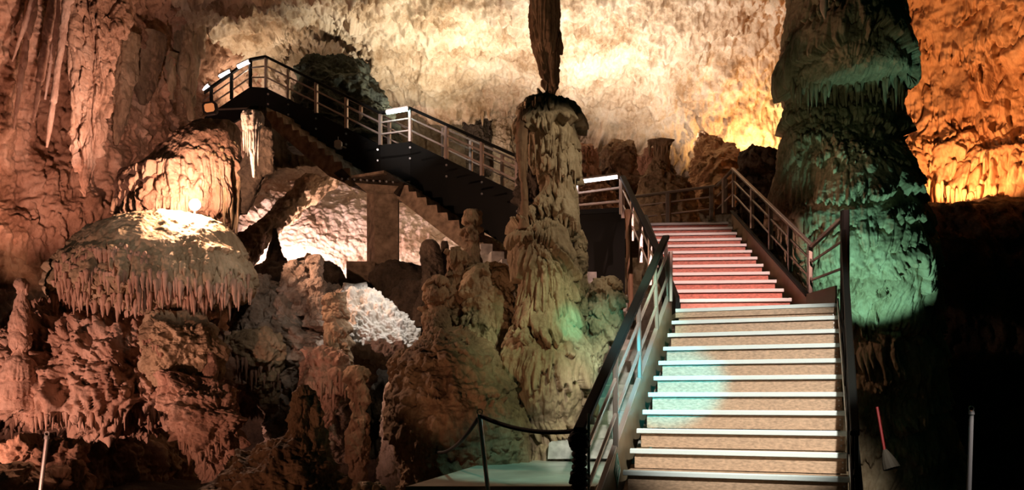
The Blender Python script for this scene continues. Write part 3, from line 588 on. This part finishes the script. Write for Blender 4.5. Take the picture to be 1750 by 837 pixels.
# ================================================================== far rocks at the back
bk = [([(196, 900, 968, 12.0), (230, 888, 975, 12.0), (300, 886, 976, 12.0), (360, 884, 978, 12.0), (430, 884, 980, 12.0)], 'dark', 'dark rock added as the shade in the hollow behind the strut of the central column', 'rock', 'boulder'),  # boulder added, its dark colour stands in for the shaded cavity
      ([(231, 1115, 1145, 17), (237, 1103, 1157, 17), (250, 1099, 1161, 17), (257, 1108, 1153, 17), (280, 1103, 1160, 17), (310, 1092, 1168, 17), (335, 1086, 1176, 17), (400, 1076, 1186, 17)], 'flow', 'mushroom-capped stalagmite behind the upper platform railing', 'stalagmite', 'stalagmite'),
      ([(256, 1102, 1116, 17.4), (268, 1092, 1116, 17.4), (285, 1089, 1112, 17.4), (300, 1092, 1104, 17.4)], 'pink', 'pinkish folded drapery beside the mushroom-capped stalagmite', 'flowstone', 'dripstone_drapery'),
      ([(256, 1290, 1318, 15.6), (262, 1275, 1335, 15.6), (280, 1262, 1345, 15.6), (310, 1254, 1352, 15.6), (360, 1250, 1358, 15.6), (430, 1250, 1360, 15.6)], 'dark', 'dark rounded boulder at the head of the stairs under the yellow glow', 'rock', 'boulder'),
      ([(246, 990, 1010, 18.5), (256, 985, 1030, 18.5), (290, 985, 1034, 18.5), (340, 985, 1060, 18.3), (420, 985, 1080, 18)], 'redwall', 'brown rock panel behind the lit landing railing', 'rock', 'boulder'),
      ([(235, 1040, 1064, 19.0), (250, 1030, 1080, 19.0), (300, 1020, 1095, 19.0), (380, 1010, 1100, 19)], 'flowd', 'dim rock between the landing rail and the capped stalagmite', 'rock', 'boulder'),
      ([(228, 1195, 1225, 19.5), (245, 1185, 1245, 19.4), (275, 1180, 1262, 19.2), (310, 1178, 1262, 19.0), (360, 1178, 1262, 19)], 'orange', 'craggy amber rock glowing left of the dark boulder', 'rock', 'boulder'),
      ([(100, 520, 600, 20.8), (112, 510, 628, 20.6), (150, 505, 650, 20.4), (200, 500, 668, 20.2), (260, 500, 690, 20)], 'greenshade', 'greenish rock, darkened for shade, in the hollow behind the long stairway', 'rock', 'boulder'),
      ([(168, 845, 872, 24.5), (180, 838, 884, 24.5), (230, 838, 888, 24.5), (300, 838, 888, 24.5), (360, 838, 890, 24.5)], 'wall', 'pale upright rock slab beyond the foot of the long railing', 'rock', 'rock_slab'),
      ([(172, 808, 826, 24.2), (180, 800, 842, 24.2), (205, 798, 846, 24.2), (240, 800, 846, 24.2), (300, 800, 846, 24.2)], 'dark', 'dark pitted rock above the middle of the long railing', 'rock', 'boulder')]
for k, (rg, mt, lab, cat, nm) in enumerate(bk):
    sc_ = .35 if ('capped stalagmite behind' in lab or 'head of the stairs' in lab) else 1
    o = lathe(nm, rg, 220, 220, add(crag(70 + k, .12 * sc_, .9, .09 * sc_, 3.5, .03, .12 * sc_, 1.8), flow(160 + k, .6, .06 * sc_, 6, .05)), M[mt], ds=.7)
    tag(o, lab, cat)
    if lab.startswith('mushroom-capped'): icicles(o, [(1107, 248, 16.7), (1130, 250, 16.3), (1153, 248, 16.7)], 14, (.12, .28), (.05, .08), 'flow', 47, 4)

# ================================================================== main staircase
A = np.array
LB = A([.959, 7.077, .973]); TH = .347; RUN = .298; WID = 1.813; RISE = .17
lf = A([math.sin(TH), math.cos(TH), 0]); lr = A([math.cos(TH), -math.sin(TH), 0]); UP = A([0, 0, 1.])
def lo(i, s=0.0, dz=0.0): return LB + lf * RUN * i + UP * (RISE * i + dz) + lr * s          # left nosing line, s metres to its right
UB = A([3.481, 10.196, 2.843]); UT = .08; URUN = .39; UW = 1.394
uf = A([math.sin(UT), math.cos(UT), 0]); ur = A([math.cos(UT), -math.sin(UT), 0])
def hi(i, s=0.0, dz=0.0): return UB + uf * URUN * i + UP * (RISE * i + dz) - ur * s         # right nosing line, s metres to its left
stair = empty('staircase', tuple(lo(-5) * A([1, 1, 0])), 'metal staircase with pale nosing strips climbing from the lower right to the upper platform', 'stairs')
def step(pt, fwd, right, width, run, mat, bolts=0, inset=.035):
    """pt = left end of the nosing's top front edge"""
    m = MB(); a = pt + fwd * .035 - UP * .045
    l = a + right * inset; r = a + right * (width - .012)
    m.hexa([l - UP * (RISE - .045), r - UP * (RISE - .045), r - UP * (RISE - .045) + fwd * .02, l - UP * (RISE - .045) + fwd * .02, l, r, r + fwd * .02, l + fwd * .02])
    t0 = pt + fwd * .02 - UP * .04
    m.hexa([t0, t0 + right * width, t0 + right * width + fwd * (run + .03), t0 + fwd * (run + .03), t0 + UP * .032, t0 + right * width + UP * .032, t0 + right * width + fwd * (run + .03) + UP * .032, t0 + fwd * (run + .03) + UP * .032])
    s = m.build('step', mat, stair)
    n = MB()
    n.bar(pt + fwd * .03 - UP * .02, pt + fwd * .03 - UP * .02 + right * width, .07, .04, bev=.1)
    for k in range(3): n.bar(pt + fwd * (.008 + .018 * k) + UP * .001, pt + fwd * (.008 + .018 * k) + UP * .001 + right * width, .007, .006)
    n.build('nosing_strip', M['alu'], s)
    for k in range(bolts):
        b = MB(); q = pt + right * (width - .04) + fwd * .03 - UP * (.075 + .05 * k)
        b.tube([q, q - fwd * .012], .008, 8); b.build('bolt', M['bolt'], s)
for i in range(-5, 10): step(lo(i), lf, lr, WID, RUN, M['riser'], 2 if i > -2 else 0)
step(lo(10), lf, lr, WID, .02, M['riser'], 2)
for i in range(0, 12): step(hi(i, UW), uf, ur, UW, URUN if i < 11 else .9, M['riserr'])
# landing between the flights
m = MB(); q = [lo(10, 0, -.045), lo(10, WID, -.045), hi(0, -.30) * A([1, 1, 0]) + UP * (lo(10)[2] - .045), hi(0, UW + .1) * A([1, 1, 0]) + UP * (lo(10)[2] - .045)]
m.prism(q, A([0, 0, -.06])); m.build('landing', M['riser'], stair)
def plate(name, mat, line, i0, i1, top, bot, s, th, right, parent=stair):
    m = MB(); a, b = line(i0, s, 0), line(i1, s, 0)
    m.hexa([a + UP * bot, a + UP * bot + right * th, b + UP * bot + right * th, b + UP * bot, a + UP * top, a + UP * top + right * th, b + UP * top + right * th, b + UP * top])
    return m.build(name, mat, parent)
ls = plate('stringer', M['stringer'], lo, -5, 10.35, .17, -.36, -.10, .04, lr)
m = MB(); m.bar(lo(-5, -.085, .18), lo(10.35, -.085, .18), .045, .025); m.build('top_flange', M['railw'], ls)
# diamond warning plate on the inner face of the left stringer
c = lo(.10, -.059, -.02); dv = (lf * RUN + UP * RISE); dv /= np.linalg.norm(dv)
def rhomb(h, off, th): return [c + lr * off + v for v in (UP * h, lf * h * .78, -UP * h, -lf * h * .78)]
m = MB(); m.prism(rhomb(.155, 0, 0), lr * .004); pl = m.build('warning_plate', M['sign'], ls)
m = MB()
rr_ = [p + lr * .004 for p in rhomb(.135, 0, 0)]
for k in range(4): m.bar(rr_[k], rr_[(k + 1) % 4], .008, .006)
for a, b in (((-.03, .03), (.03, .045)), ((-.035, .0), (.035, .012)), ((-.03, -.035), (.028, -.02)), ((0, .06), (0, -.055)), ((-.035, .03), (-.02, -.05)), ((.03, .045), (.02, -.045))):
    m.bar(c + lr * .004 + lf * a[0] + UP * a[1], c + lr * .004 + lf * b[0] + UP * b[1], .008, .006)
m.build('plate_print', M['signw'], pl)
rs = plate('stringer', M['black'], lo, -5, 10.2, .12, -.42, WID + .03, .05, lr)
m = MB(); m.bar(lo(-5, WID + .008, .0), lo(10.1, WID + .008, .0), .018, .09); m.build('bolted_angle', M['alu'], rs)
us = plate('stringer', M['stringer'], hi, -.9, 11.6, .13, -.30, -.10, .04, ur)
m = MB(); m.bar(hi(-.9, -.10, .14), hi(11.6, -.10, .14), .06, .03); m.build('top_flange', M['black'], us)
plate('stringer', M['black'], hi, -.6, 11.6, .10, -.34, UW + .06, .05, ur)
# the beige toe panel closing the landing's right side
m = MB(); z = lo(10)[2]
m.prism([lo(10, WID + .0, .0), lo(10, WID, .20), hi(-.9, -.10, .16), hi(-.9, -.10, -.14)], -lr * .02); m.build('toe_panel', M['stringer'], stair)
# steel legs under the flights
for p_ in (lo(4, .1), lo(4, WID - .1), lo(9.5, .1), lo(9.5, WID - .1), hi(6, .1), hi(6, UW - .1)):
    m = MB(); m.bar(p_ * A([1, 1, 0]) - UP * .1, p_ - UP * .3, .12, .12, (0, 1, 0)); m.build('support_leg', M['black'], stair)

# ------------------------------------------------------------------ railings
def lerp(a, b, t): return A(a) * (1 - t) + A(b) * t
def railing(label, runs, matp, matr, mattop, top=(.06, .045), bars=2, post=.05, bar=.02, flat=False, group=None):
    """runs: list of (top0, top1, foot0, foot1, post positions t)"""
    o_ = runs[0][2]
    root = empty('stair_railing', tuple(o_), label, 'railing', group)
    for (t0, t1, f0, f1, ts) in runs:
        m = MB(); m.bar(t0, t1, top[0], top[1]); m.build('handrail', mattop, root)
        for k in range(bars):
            u = (k + 1) / (bars + 1) if bars > 1 else .5
            u = .30 + .36 * k
            m = MB(); m.bar(lerp(t0, f0, u), lerp(t1, f1, u), bar, bar * 1.3); m.build('rail_bar', matr, root)
        for t in ts:
            m = MB(); a, b = lerp(t0, t1, t), lerp(f0, f1, t)
            d = A(t1) - A(t0); d[2] = 0
            m.bar(b, a - UP * top[1] * .5, post, post, d); m.build('post', matp, root)
    return root
# left railing of the lower flight
t0, t1 = P(990, 735, 5.93), P(1138, 405, 9.92)
f0, f1 = lo(-4.0, -.075, .17), lo(9.95, -.075, .17)
r_ = railing('black railing on the left of the lower stairs, thick handrail and two pale bars', [(t0, t1, f0, f1, (.30, .56, .80, .99))], M['rail'], M['railw'], M['black'], (.085, .05), 2, .045, .026)
m = MB(); m.bar(t0 * A([1, 1, 0]) + UP * .15, t0 - UP * .02, .06, .06, (0, 1, 0)); m.build('newel_post', M['black'], r_)
m = MB(); m.bar(t0 * A([1, 1, 0]) + A([.07, .02, .15]), t0 + A([.07, .02, .12]), .02, .02, (0, 1, 0)); m.build('rail_end_bar', M['railw'], r_)
m = MB(); m.bar(P(1146, 430, 9.75), P(1146, 515, 9.75), .045, .045, (0, 1, 0)); m.build('post', M['rail'], r_)
# right railing of the lower flight, seen edge on
tp = P(1439, 380, 9.45)
g0, g1 = lo(-4.0, WID + .06, .12), lo(10.0, WID + .06, .1)
h1 = P(1440, 382, 9.45); h0 = P(1461, 740, 5.6); g0, g1 = h0 - UP * .98, h1 - UP * 1.0
r_ = railing('black railing along the right edge of the lower stairs, seen nearly end on', [(h0, h1, g0, g1, (.02, .28, .52, .76))], M['black'], M['black'], M['black'], (.06, .045), 2, .05, .02)
m = MB(); k_ = A([.012, 0, 0]); m.hexa([g0 - UP * .3, g1 - UP * .3, g1 - UP * .3 + k_, g0 - UP * .3 + k_, h0, h1, h1 + k_, h0 + k_]); m.build('side_panel', M['black'], r_)  # solid panel added to keep the stair flood off the column foot
# newel, landing piece and right railing of the upper flight
nt_, nf_ = lo(10.0, WID + .08, 1.04), lo(10.0, WID + .08, -.3)
ct, cf = hi(-.9, -.16, .84), hi(-.9, -.16, .13)
ct = P(1388, 420, 9.95); cf = P(1388, 508, 9.95)
et, ef = P(1252, 288, 14.5), P(1252, 352, 14.5)
r_ = railing('steel railing on the right of the upper stairs, bending to a black newel', [(ct, et, cf, ef, (.02, .21, .43, .68, .98)), (nt_ - UP * .06, ct, lo(10, WID + .08, .1), cf, ())], M['rail'], M['rail'], M['rail'], (.055, .04), 2, .06, .022)
m = MB(); m.bar(nf_, nt_, .085, .085, (0, 1, 0)); m.build('newel_post', M['black'], r_)
# railing across the upper platform
railing('reddish steel railing across the back of the upper platform', [(P(1222, 318, 16.2), P(1085, 336, 16.6), P(1222, 376, 16.2), P(1085, 390, 16.6), (.04, .58)), (P(1252, 290, 14.5), P(1226, 317, 16.2), P(1252, 352, 14.5), P(1226, 376, 16.2), (.5,))], M['rail'], M['railw'], M['rail'], (.06, .05), 2, .10, .02)
# left railing of the upper flight
railing('railing with pinkish posts on the left of the upper stairs, black handrail', [(P(1064, 302, 13.9), P(1124, 428, 10.9), P(1064, 372, 13.9), P(1124, 520, 10.9), (.01, .32, .58, .82))], M['railw'], M['railw'], M['black'], (.09, .05), 2, .06, .022)
# tarnished post under it
tag(lathe('timber_post', [(358, 1068, 1078, 12.6), (380, 1069, 1079, 12.6), (440, 1070, 1081, 12.6), (500, 1072, 1082, 12.6), (560, 1072, 1082, 12.6)], 24, 90, lambda p: .012 * fbm(p * A([12, 12, 3]), 4) * 2, M['brownrib']), 'rough pinkish timber post left of the upper stairs', 'post')
# landing railing behind the central column with its lit tube
railing('short railing on the landing between the central column and the upper stairs', [(P(955, 318, 14.6), P(1062, 301, 14.0), P(955, 372, 14.6), P(1062, 366, 14.0), (.30, .99))], M['railw'], M['railw'], M['rail'], (.05, .04), 2, .05, .03)
m = MB(); m.hexa([P(965, 368, 14.5), P(1066, 362, 13.98), P(1066, 362, 13.98) + A([.1, 1.2, 0]), P(965, 368, 14.5) + A([.1, 1.2, 0]), P(965, 360, 14.5), P(1066, 354, 13.98), P(1066, 354, 13.98) + A([.1, 1.2, 0]), P(965, 360, 14.5) + A([.1, 1.2, 0])])
tw = empty('walkway', tuple(P(1015, 500, 14.3)), 'black steel walkway box beside the upper stairs, behind the central column', 'walkway')
m.build('deck', M['black'], tw)
m = MB(); m.prism([P(965, 366, 14.52), P(1068, 358, 14.0), P(1068, 520, 14.0), P(965, 520, 14.52)], A([0, .05, 0])); m.build('side_panel', M['black'], tw)
# platform at the head of the stairs
m = MB(); zt = hi(11)[2] - .05; q = hi(11.2, UW + .4); q2 = hi(11.2, -.5)
m.prism([A([q[0], q[1] + .3, zt]), A([q2[0], q2[1] + .3, zt]), A([q2[0] + .3, 17.0, zt]), A([q[0] + .3, 17.0, zt])], A([0, 0, -.15]))
tag(m.build('upper_platform', M['concrete']), 'concrete platform at the head of the stairs', 'platform')

# ------------------------------------------------------------------ long steel stairway on the upper left
A0, B0, C0, D0 = (455, 97, 19.0), (650, 193, 17.4), (701, 185, 17.2), (890, 270, 15.6)
A1, B1, C1, D1 = (455, 150, 19.0), (650, 248, 17.4), (701, 242, 17.2), (890, 332, 15.6)
lw = empty('steel_stairway', tuple(P(*D1)), 'long black steel stairway descending from the upper left to the central column', 'stairs')
BK = A([.55, 1.15, 0])                                     # direction across its width
def girder(name, a, b, drop, off, th=.06):  # deep black plates also stand in for the shaded underside of the stairs
    m = MB(); a, b = P(*a) + off, P(*b) + off; k = A([.02, th, 0])
    m.hexa([a - UP * drop[0], b - UP * drop[1], b - UP * drop[1] + k, a - UP * drop[0] + k, a, b, b + k, a + k]); return m.build(name, M['black'], lw)
Z0 = A([0, 0, 0])
for off in (Z0, BK):
    girder('side_girder', A1, B1, (.62, .78), off); girder('side_girder', B1, C1, (.8, .8), off); girder('side_girder', C1, D1, (.95, 1.15), off)
def flight(a, b, n):
    for k in range(n):
        p0 = lerp(P(*a), P(*b), k / n); p1 = lerp(P(*a), P(*b), (k + 1) / n)
        m = MB(); z = -UP * .25
        m.hexa([p0 + z - UP * .04, p1 + z * A([0, 0, 1]) + UP * (p0[2] - p1[2]) - UP * .04, p1 + z + UP * (p0[2] - p1[2]) - UP * .04 + BK, p0 + z - UP * .04 + BK, p0 + z, p1 + z + UP * (p0[2] - p1[2]), p1 + z + UP * (p0[2] - p1[2]) + BK, p0 + z + BK])
        m.build('tread', M['black'], lw)
flight(A1, B1, 9); flight(C1, D1, 9)
m = MB(); m.hexa([P(*B1) - UP * .3, P(*C1) - UP * .3, P(*C1) + BK - UP * .3, P(*B1) + BK - UP * .3, P(*B1) - UP * .25, P(*C1) - UP * .25, P(*C1) + BK - UP * .25, P(*B1) + BK - UP * .25]); m.build('landing', M['black'], lw)
def bolts(a, b, ts, parent=lw):
    for t in ts:
        for dz in (.13, .36):
            q = lerp(P(*a), P(*b), t) - UP * dz - A([0, .01, 0]); m = MB(); m.tube([q, q - A([0, .025, 0])], .022, 8); m.build('bolt', M['bolt'], parent)
bolts(A1, B1, (.02, .21, .46, .72, .98)); bolts(C1, D1, (0, .35, .67, .97))
# lower deck at the head of it, running away to the left
E0, E1 = (332, 170, 19.7), (332, 212, 19.7); F0, F1 = (428, 102, 19.15), (428, 148, 19.15)
girder('side_girder', E1, F1, (.5, .6), Z0); girder('side_girder', F1, A1, (.6, .62), Z0)
PT = lambda q: P(*q)
railing('railing on the near side of the long steel stairway, dark posts and pale inner bars',
        [(PT(A0), PT(B0), PT(A1), PT(B1), (0, .21, .46, .72, 1)), (PT(B0), PT(C0), PT(B1), PT(C1), (1,)), (PT(C0), PT(D0), PT(C1), PT(D1), (.35, .67, .97))], M['railw'], M['railw'], M['black'], (.09, .06), 2, .075, .028)
railing('dark railing running down to the left from the top corner of the long stairway',
        [(PT(F0), PT(E0), PT(F1), PT(E1), (.0, .33, .69, .97)), (PT(A0), PT(F0), PT(A1), PT(F1), ())], M['black'], M['rail'], M['black'], (.08, .06), 2, .07, .025)
ob = BK
railing('pinkish railing on the far side of the long steel stairway',
        [(PT(A0) + ob, PT(B0) + ob, PT(A1) + ob, PT(B1) + ob, (.05, .30, .55, .8)), (PT(C0) + ob, PT(D0) + ob, PT(C1) + ob, PT(D1) + ob, (.02, .3, .6, .92))], M['railw'], M['railw'], M['rail'], (.05, .045), 2, .075, .022)
def tube_light(a, b, label, mat, group='fluorescent tubes under the handrails', r=.03):
    a, b = P(*a), P(*b); root = empty('fluorescent_lamp', tuple((a + b) / 2), label, 'lamp', group)
    d = (b - a) / np.linalg.norm(b - a)
    m = MB(); m.bar(a + UP * .045, b + UP * .045, .07, .035); m.build('housing', M['rail'], root)
    m = MB(); m.tube([a, b], r, 10); m.build('tube', mat, root)
    for e in (a, b):
        m = MB(); m.bar(e - d * .02, e + d * .02, .07, .075); m.build('end_cap', M['rail'], root)
    return root
tube_light((661, 192, 17.2), (697, 186, 17.1), 'cyan-white tube lamp glowing at the middle landing of the long stairway', M['tube'], r=.045)
tube_light((407, 114, 19.2), (426, 105, 19.1), 'white tube lamp on the upper left railing, nearest the top corner', M['tubew'], r=.045)
tube_light((375, 131, 19.4), (394, 121, 19.3), 'white tube lamp on the upper left railing, second from the top corner', M['tubew'], r=.04)
tube_light((345, 156, 19.6), (358, 144, 19.5), 'white tube lamp on the upper left railing, lowest of the three', M['tubew'], r=.035)
tube_light((972, 313, 14.35), (1058, 302, 13.95), 'long white tube lamp under the rail right of the central column', M['tubew'], r=.028)

# ------------------------------------------------------------------ old concrete stairway under it
cs = empty('concrete_stairway', tuple(P(700, 420, 15.6)), 'old brown concrete stairway with a sawtooth edge under the steel stairway', 'stairs')
D2 = A([.45, .95, 0])
saw1 = [(455, 183), (472, 190), (483, 200), (498, 212), (511, 222), (526, 232), (541, 242), (554, 253), (569, 265), (584, 276), (598, 287)]
def saw(pts, lower, d0, d1, x0, x1):
    dep = lambda x: d0 + (d1 - d0) * (x - x0) / (x1 - x0)
    poly = []
    for k, (x, y) in enumerate(pts):
        poly.append(P(x, y, dep(x)))
        if k < len(pts) - 1: poly.append(P(x + 2, pts[k + 1][1] + 0.5, dep(x)))
    return poly + [P(x, y, dep(x)) for x, y in lower]
m = MB(); m.prism(saw(saw1, [(600, 318), (561, 300), (455, 209)], 18.2, 16.9, 455, 600), D2); m.build('flight', M['concrete'], cs)
saw2 = [(684, 307), (697, 316), (711, 327), (728, 337), (746, 350), (764, 363), (784, 376), (800, 390), (812, 400), (826, 414)]
m = MB(); m.prism(saw(saw2, [(822, 446), (775, 413), (675, 336)], 16.6, 15.4, 684, 826), D2); m.build('flight', M['concrete'], cs)
m = MB(); m.prism([P(570, 296, 17.0), P(597, 318, 17.0), P(656, 316, 16.8), P(678, 334, 16.5), P(690, 312, 16.5), P(664, 296, 16.7), P(600, 303, 16.9), P(584, 288, 17.0)], A([.4, .9, 0])); bm_ = m.build('landing_beam', M['dark'], cs)
for k in range(9):
    q = lerp(P(585, 306, 16.9), P(672, 312, 16.45), k / 8) - A([0, .02, 0]); m = MB(); m.tube([q, q - A([0, .03, 0])], .02, 8); m.build('rivet', M['bolt'], bm_)
m = MB(); m.hexa([P(600, 304, 16.8), P(656, 296, 16.6), P(656, 296, 16.6) + D2, P(600, 304, 16.8) + D2, P(600, 300, 16.8), P(656, 291, 16.6), P(656, 291, 16.6) + D2, P(600, 300, 16.8) + D2]); m.build('landing_slab', M['concrete'], cs)
pi = empty('concrete_pillar', tuple(P(650, 490, 16.7)), 'square concrete pillar carrying the landing of the old stairway', 'pillar')
def vbox(x0, x1, y0, y1, d, yaw, depth):
    a, b = P(x0, y1, d), P(x1, y1, d); r = A([math.cos(yaw), math.sin(yaw), 0]); k = A([-math.sin(yaw), math.cos(yaw), 0])
    w_ = np.linalg.norm(b - a); h_ = P(x0, y0, d)[2] - a[2]
    m = MB(); q = [a, a + r * w_, a + r * w_ + k * depth, a + k * depth]; m.hexa(q + [p + UP * h_ for p in q]); return m
vbox(640, 680, 322, 452, 16.6, .10, .6).build('shaft', M['concrete'], pi)
m = MB(); a = P(641, 452, 16.6); b = P(641, 322, 16.6); c2 = P(627, 452, 17.0); e2 = P(627, 322, 17.0)
m.hexa([c2, a, a + A([0, .5, 0]), c2 + A([0, .4, 0]), e2, b, b + A([0, .5, 0]), e2 + A([0, .4, 0])]); m.build('pilaster', M['concrete'], pi)
m = MB(); m.prism([P(606, 312, 16.75), P(682, 318, 16.55), P(682, 330, 16.55), P(627, 330, 16.7)], A([.2, .8, 0])); m.build('corbel', M['concrete'], pi)
vbox(592, 640, 446, 490, 16.3, .08, .9).build('footing', M['concrete'], pi)
vbox(597, 690, 470, 520, 16.2, .08, 1.0).build('footing', M['concrete'], pi)
cb = empty('concrete_step_block', tuple(P(840, 470, 13.6)), 'pale concrete steps at the foot of the old stairway, left of the central column', 'steps')
for (x0, x1, y0, y1, d) in ((822, 842, 416, 640, 13.9), (840, 862, 429, 640, 13.6), (858, 880, 442, 640, 13.3)):
    vbox(x0, x1, y0, y1, d, .2, .9).build('step', M['concg'], cb)

# ------------------------------------------------------------------ grey concrete steps left of the staircase
gs = empty('concrete_steps', tuple(A([.5, 9.6, .8])), 'grey concrete steps climbing behind the left railing of the metal stairs', 'steps')
hd = A([.27, .963, 0]); hr = A([.963, -.27, 0])
for k in range(14):
    p0 = A([.62, 9.85, 1.10 + .17 * k]) + hd * .3 * k
    m = MB(); m.bar(p0 + hd * .2 - UP * .14, p0 + hd * .2 - UP * .14 + hr * 1.25, .40, .28, bev=.06); m.build('step', M['concg'], gs)
m = MB(); m.prism([P(938, 757, 9.7), P(942, 754, 9.7), P(1062, 750, 9.55), P(1064, 783, 9.55), P(936, 784, 9.7)], A([.1, .5, 0]))
tag(m.build('kerb_block', M['concg']), 'pale concrete block on the platform at the foot of the grey steps', 'block')
for k, (x0, x1, y0, y1, d) in enumerate(((1004, 1020, 464, 486, 12.4), (1006, 1026, 482, 508, 12.2))):
    tag(vbox(x0, x1, y0, y1, d, .1, .4).build('concrete_block', M['concg']), ('small grey concrete block beside the pale boulder, upper of the two', 'small grey concrete block beside the pale boulder, lower of the two')[k], 'block')

# ------------------------------------------------------------------ viewing platform, rope barrier
m = MB(); zp = .85
m.prism([A([-.90, 6.95, zp]), A([.70, 6.95, zp]), A([1.35, 9.4, zp]), A([1.0, 10.4, zp]), A([.2, 10.4, zp]), A([-.35, 9.3, zp])], A([0, 0, -.16]))
pf = m.build('viewing_platform', M['deck']); tag(pf, 'low slab platform lit teal at the foot of the stairs', 'platform')
m = MB(); m.bar(A([-.90, 6.94, zp - .02]), A([.70, 6.94, zp - .02]), .03, .05); m.build('edge_strip', M['stringer'], pf)
for q in ((-.6, 7.3), (.5, 7.3), (.8, 9.2), (-.1, 9.2)):
    m = MB(); m.bar(A([*q, -.1]), A([*q, zp - .15]), .12, .12, (0, 1, 0)); m.build('support_leg', M['black'], pf)
def rope_post(x0, y0, x1, y1, d, label):
    a, b = P(x0, y0, d), P(x1, y1, d); dirv = (b - a) / np.linalg.norm(b - a)
    foot = b + dirv * ((b[2] - .02) / max(-dirv[2], .1)); foot[2] = 0
    root = empty('rope_post', tuple(foot), label, 'post')
    m = MB(); m.tube([foot, a], .019, 14); m.build('shaft', M['chrome'], root)
    m = MB(); m.tube([a, a + UP * .03, a + UP * .035], [.026, .022, .008], 14); m.build('cap', M['chrome'], root)
    th = np.linspace(0, 2 * math.pi, 15)
    m = MB(); m.tube([a + UP * .05 + A([.022 * math.cos(t), 0, .022 * math.sin(t)]) for t in th], .005, 6); m.build('ring', M['chrome'], root)
    m = MB(); m.tube([foot - UP * .0, foot + UP * .02, foot + UP * .035], [.16, .15, .03], 24); m.build('base', M['chrome'], root)
    return a
pa = rope_post(820, 714, 834, 837, 6.7, 'polished rope post in front of the dark flowstone mound')
rope_post(80, 750, 69, 837, 8.0, 'polished rope post in the lower left corner')
rope_post(1660, 708, 1656, 837, 7.0, 'polished rope post alone in the dark on the right')
def sag(a, b, s, n=16): return [lerp(a, b, t) - UP * s * 4 * t * (1 - t) for t in np.linspace(0, 1, n)]
m = MB(); m.tube(sag(pa + UP * .02, t0 - A([0, 0, .0]), .06), .018, 10); tag(m.build('barrier_rope', M['rope'], smooth=True), 'black rope from the middle rope post to the foot of the left stair railing', 'rope')
m = MB(); m.tube(sag(pa + UP * .02, P(745, 772, 9.2), .10), .018, 10); tag(m.build('barrier_rope', M['rope'], smooth=True), 'black rope sagging away to the left of the middle rope post', 'rope')
# knotted rope wound on the newel of the left railing
kb = MB(); nx_, ny_ = t0[0], t0[1]
pts = []
for k in range(120):
    t = k / 119; z = t0[2] - .01 - .42 * t
    kn_ = math.exp(-((t - .16) / .12) ** 2) + .8 * math.exp(-((t - .80) / .10) ** 2)
    a = t * 2 * math.pi * 9; r = .036 + .035 * kn_ * (.7 + .5 * math.sin(k * 1.9))
    pts.append(A([nx_ + r * math.cos(a), ny_ + r * math.sin(a), z + .02 * math.sin(k * 2.3) * kn_]))
kb.tube(pts, .022, 8)
tag(kb.build('knotted_rope', M['rope'], smooth=True), 'black rope wound in knots round the newel of the left stair railing', 'rope')
# broom leaning in the dark
br = empty('broom', tuple(P(1520, 800, 7.5)), 'dim broom with a red handle standing in the dark right of the stairs', 'broom')
m = MB(); m.tube([P(1499, 695, 7.5), P(1512, 770, 7.45)], .012, 8); m.build('handle', plain('red_handle', (.22, .015, .015), .5), br)
m = MB(); a, b = P(1512, 768, 7.45), P(1524, 800, 7.4); m.tube([a, lerp(a, b, .25), lerp(a, b, .6), b, b + (b - a) * .04], [.018, .038, .060, .075, .06], 12); m.build('bristles', plain('dark_bristle', (.05, .04, .028), .8), br)

# ------------------------------------------------------------------ lamps
fl = empty('flood_lamp', tuple(P(333, 352, 11.7)), 'glaring bright floodlight on top of the mushroom flowstone', 'lamp')
q = P(333, 350, 11.7)
m = MB(); m.tube([q + A([-.02, .10, 0]), q + A([0, .02, 0]), q + A([0, 0, 0])], [.04, .085, .088], 18); m.build('housing', M['lamp'], fl)
m = MB(); m.tube([q + A([0, -.006, 0]), q + A([0, -.03, .0])], [.08, .07], 18); m.build('lens', M['bulb'], fl)
m = MB(); m.bar(q - UP * .22, q - UP * .05, .03, .03, (0, 1, 0)); m.build('stem', M['lamp'], fl)
point('bulb_light', q + A([0, -.14, .06]), (1, .55, .36), 400, .06)
fx = empty('flood_lamp', tuple(P(358, 192, 17.5)), 'square black lamp box with an amber face below the upper left railing', 'lamp')
q = P(358, 184, 17.5); r = A([.98, -.1, .16]); u = A([-.16, 0, .98])
m = MB(); m.bar(q + A([0, .10, 0]), q, .30, .27, u); m.build('housing', M['lamp'], fx)
m = MB(); m.bar(q - A([0, .002, 0]), q - A([0, .012, 0]), .21, .18, u); m.build('lens', M['lens'], fx)
m = MB(); m.bar(q + A([.14, .05, -.02]), q + A([.9, .3, .1]), .03, .03); m.build('bracket', M['rail'], fx)
sl = empty('small_lamp', tuple(P(577, 252, 17.3)), 'small grey lamp box fixed below the long steel stairway', 'lamp')
q = P(577, 246, 17.3)
m = MB(); m.bar(q + A([.01, .1, 0]), q, .15, .17); m.build('housing', M['greybox'], sl)
m = MB(); m.bar(q + A([0, .05, .08]), q + A([0, .05, .17]), .015, .015, (0, 1, 0)); m.build('stem', M['greybox'], sl)
m = MB(); m.bar(q + A([.07, .05, -.04]), q + A([.17, .05, -.07]), .03, .03); m.build('bracket', M['rail'], sl)
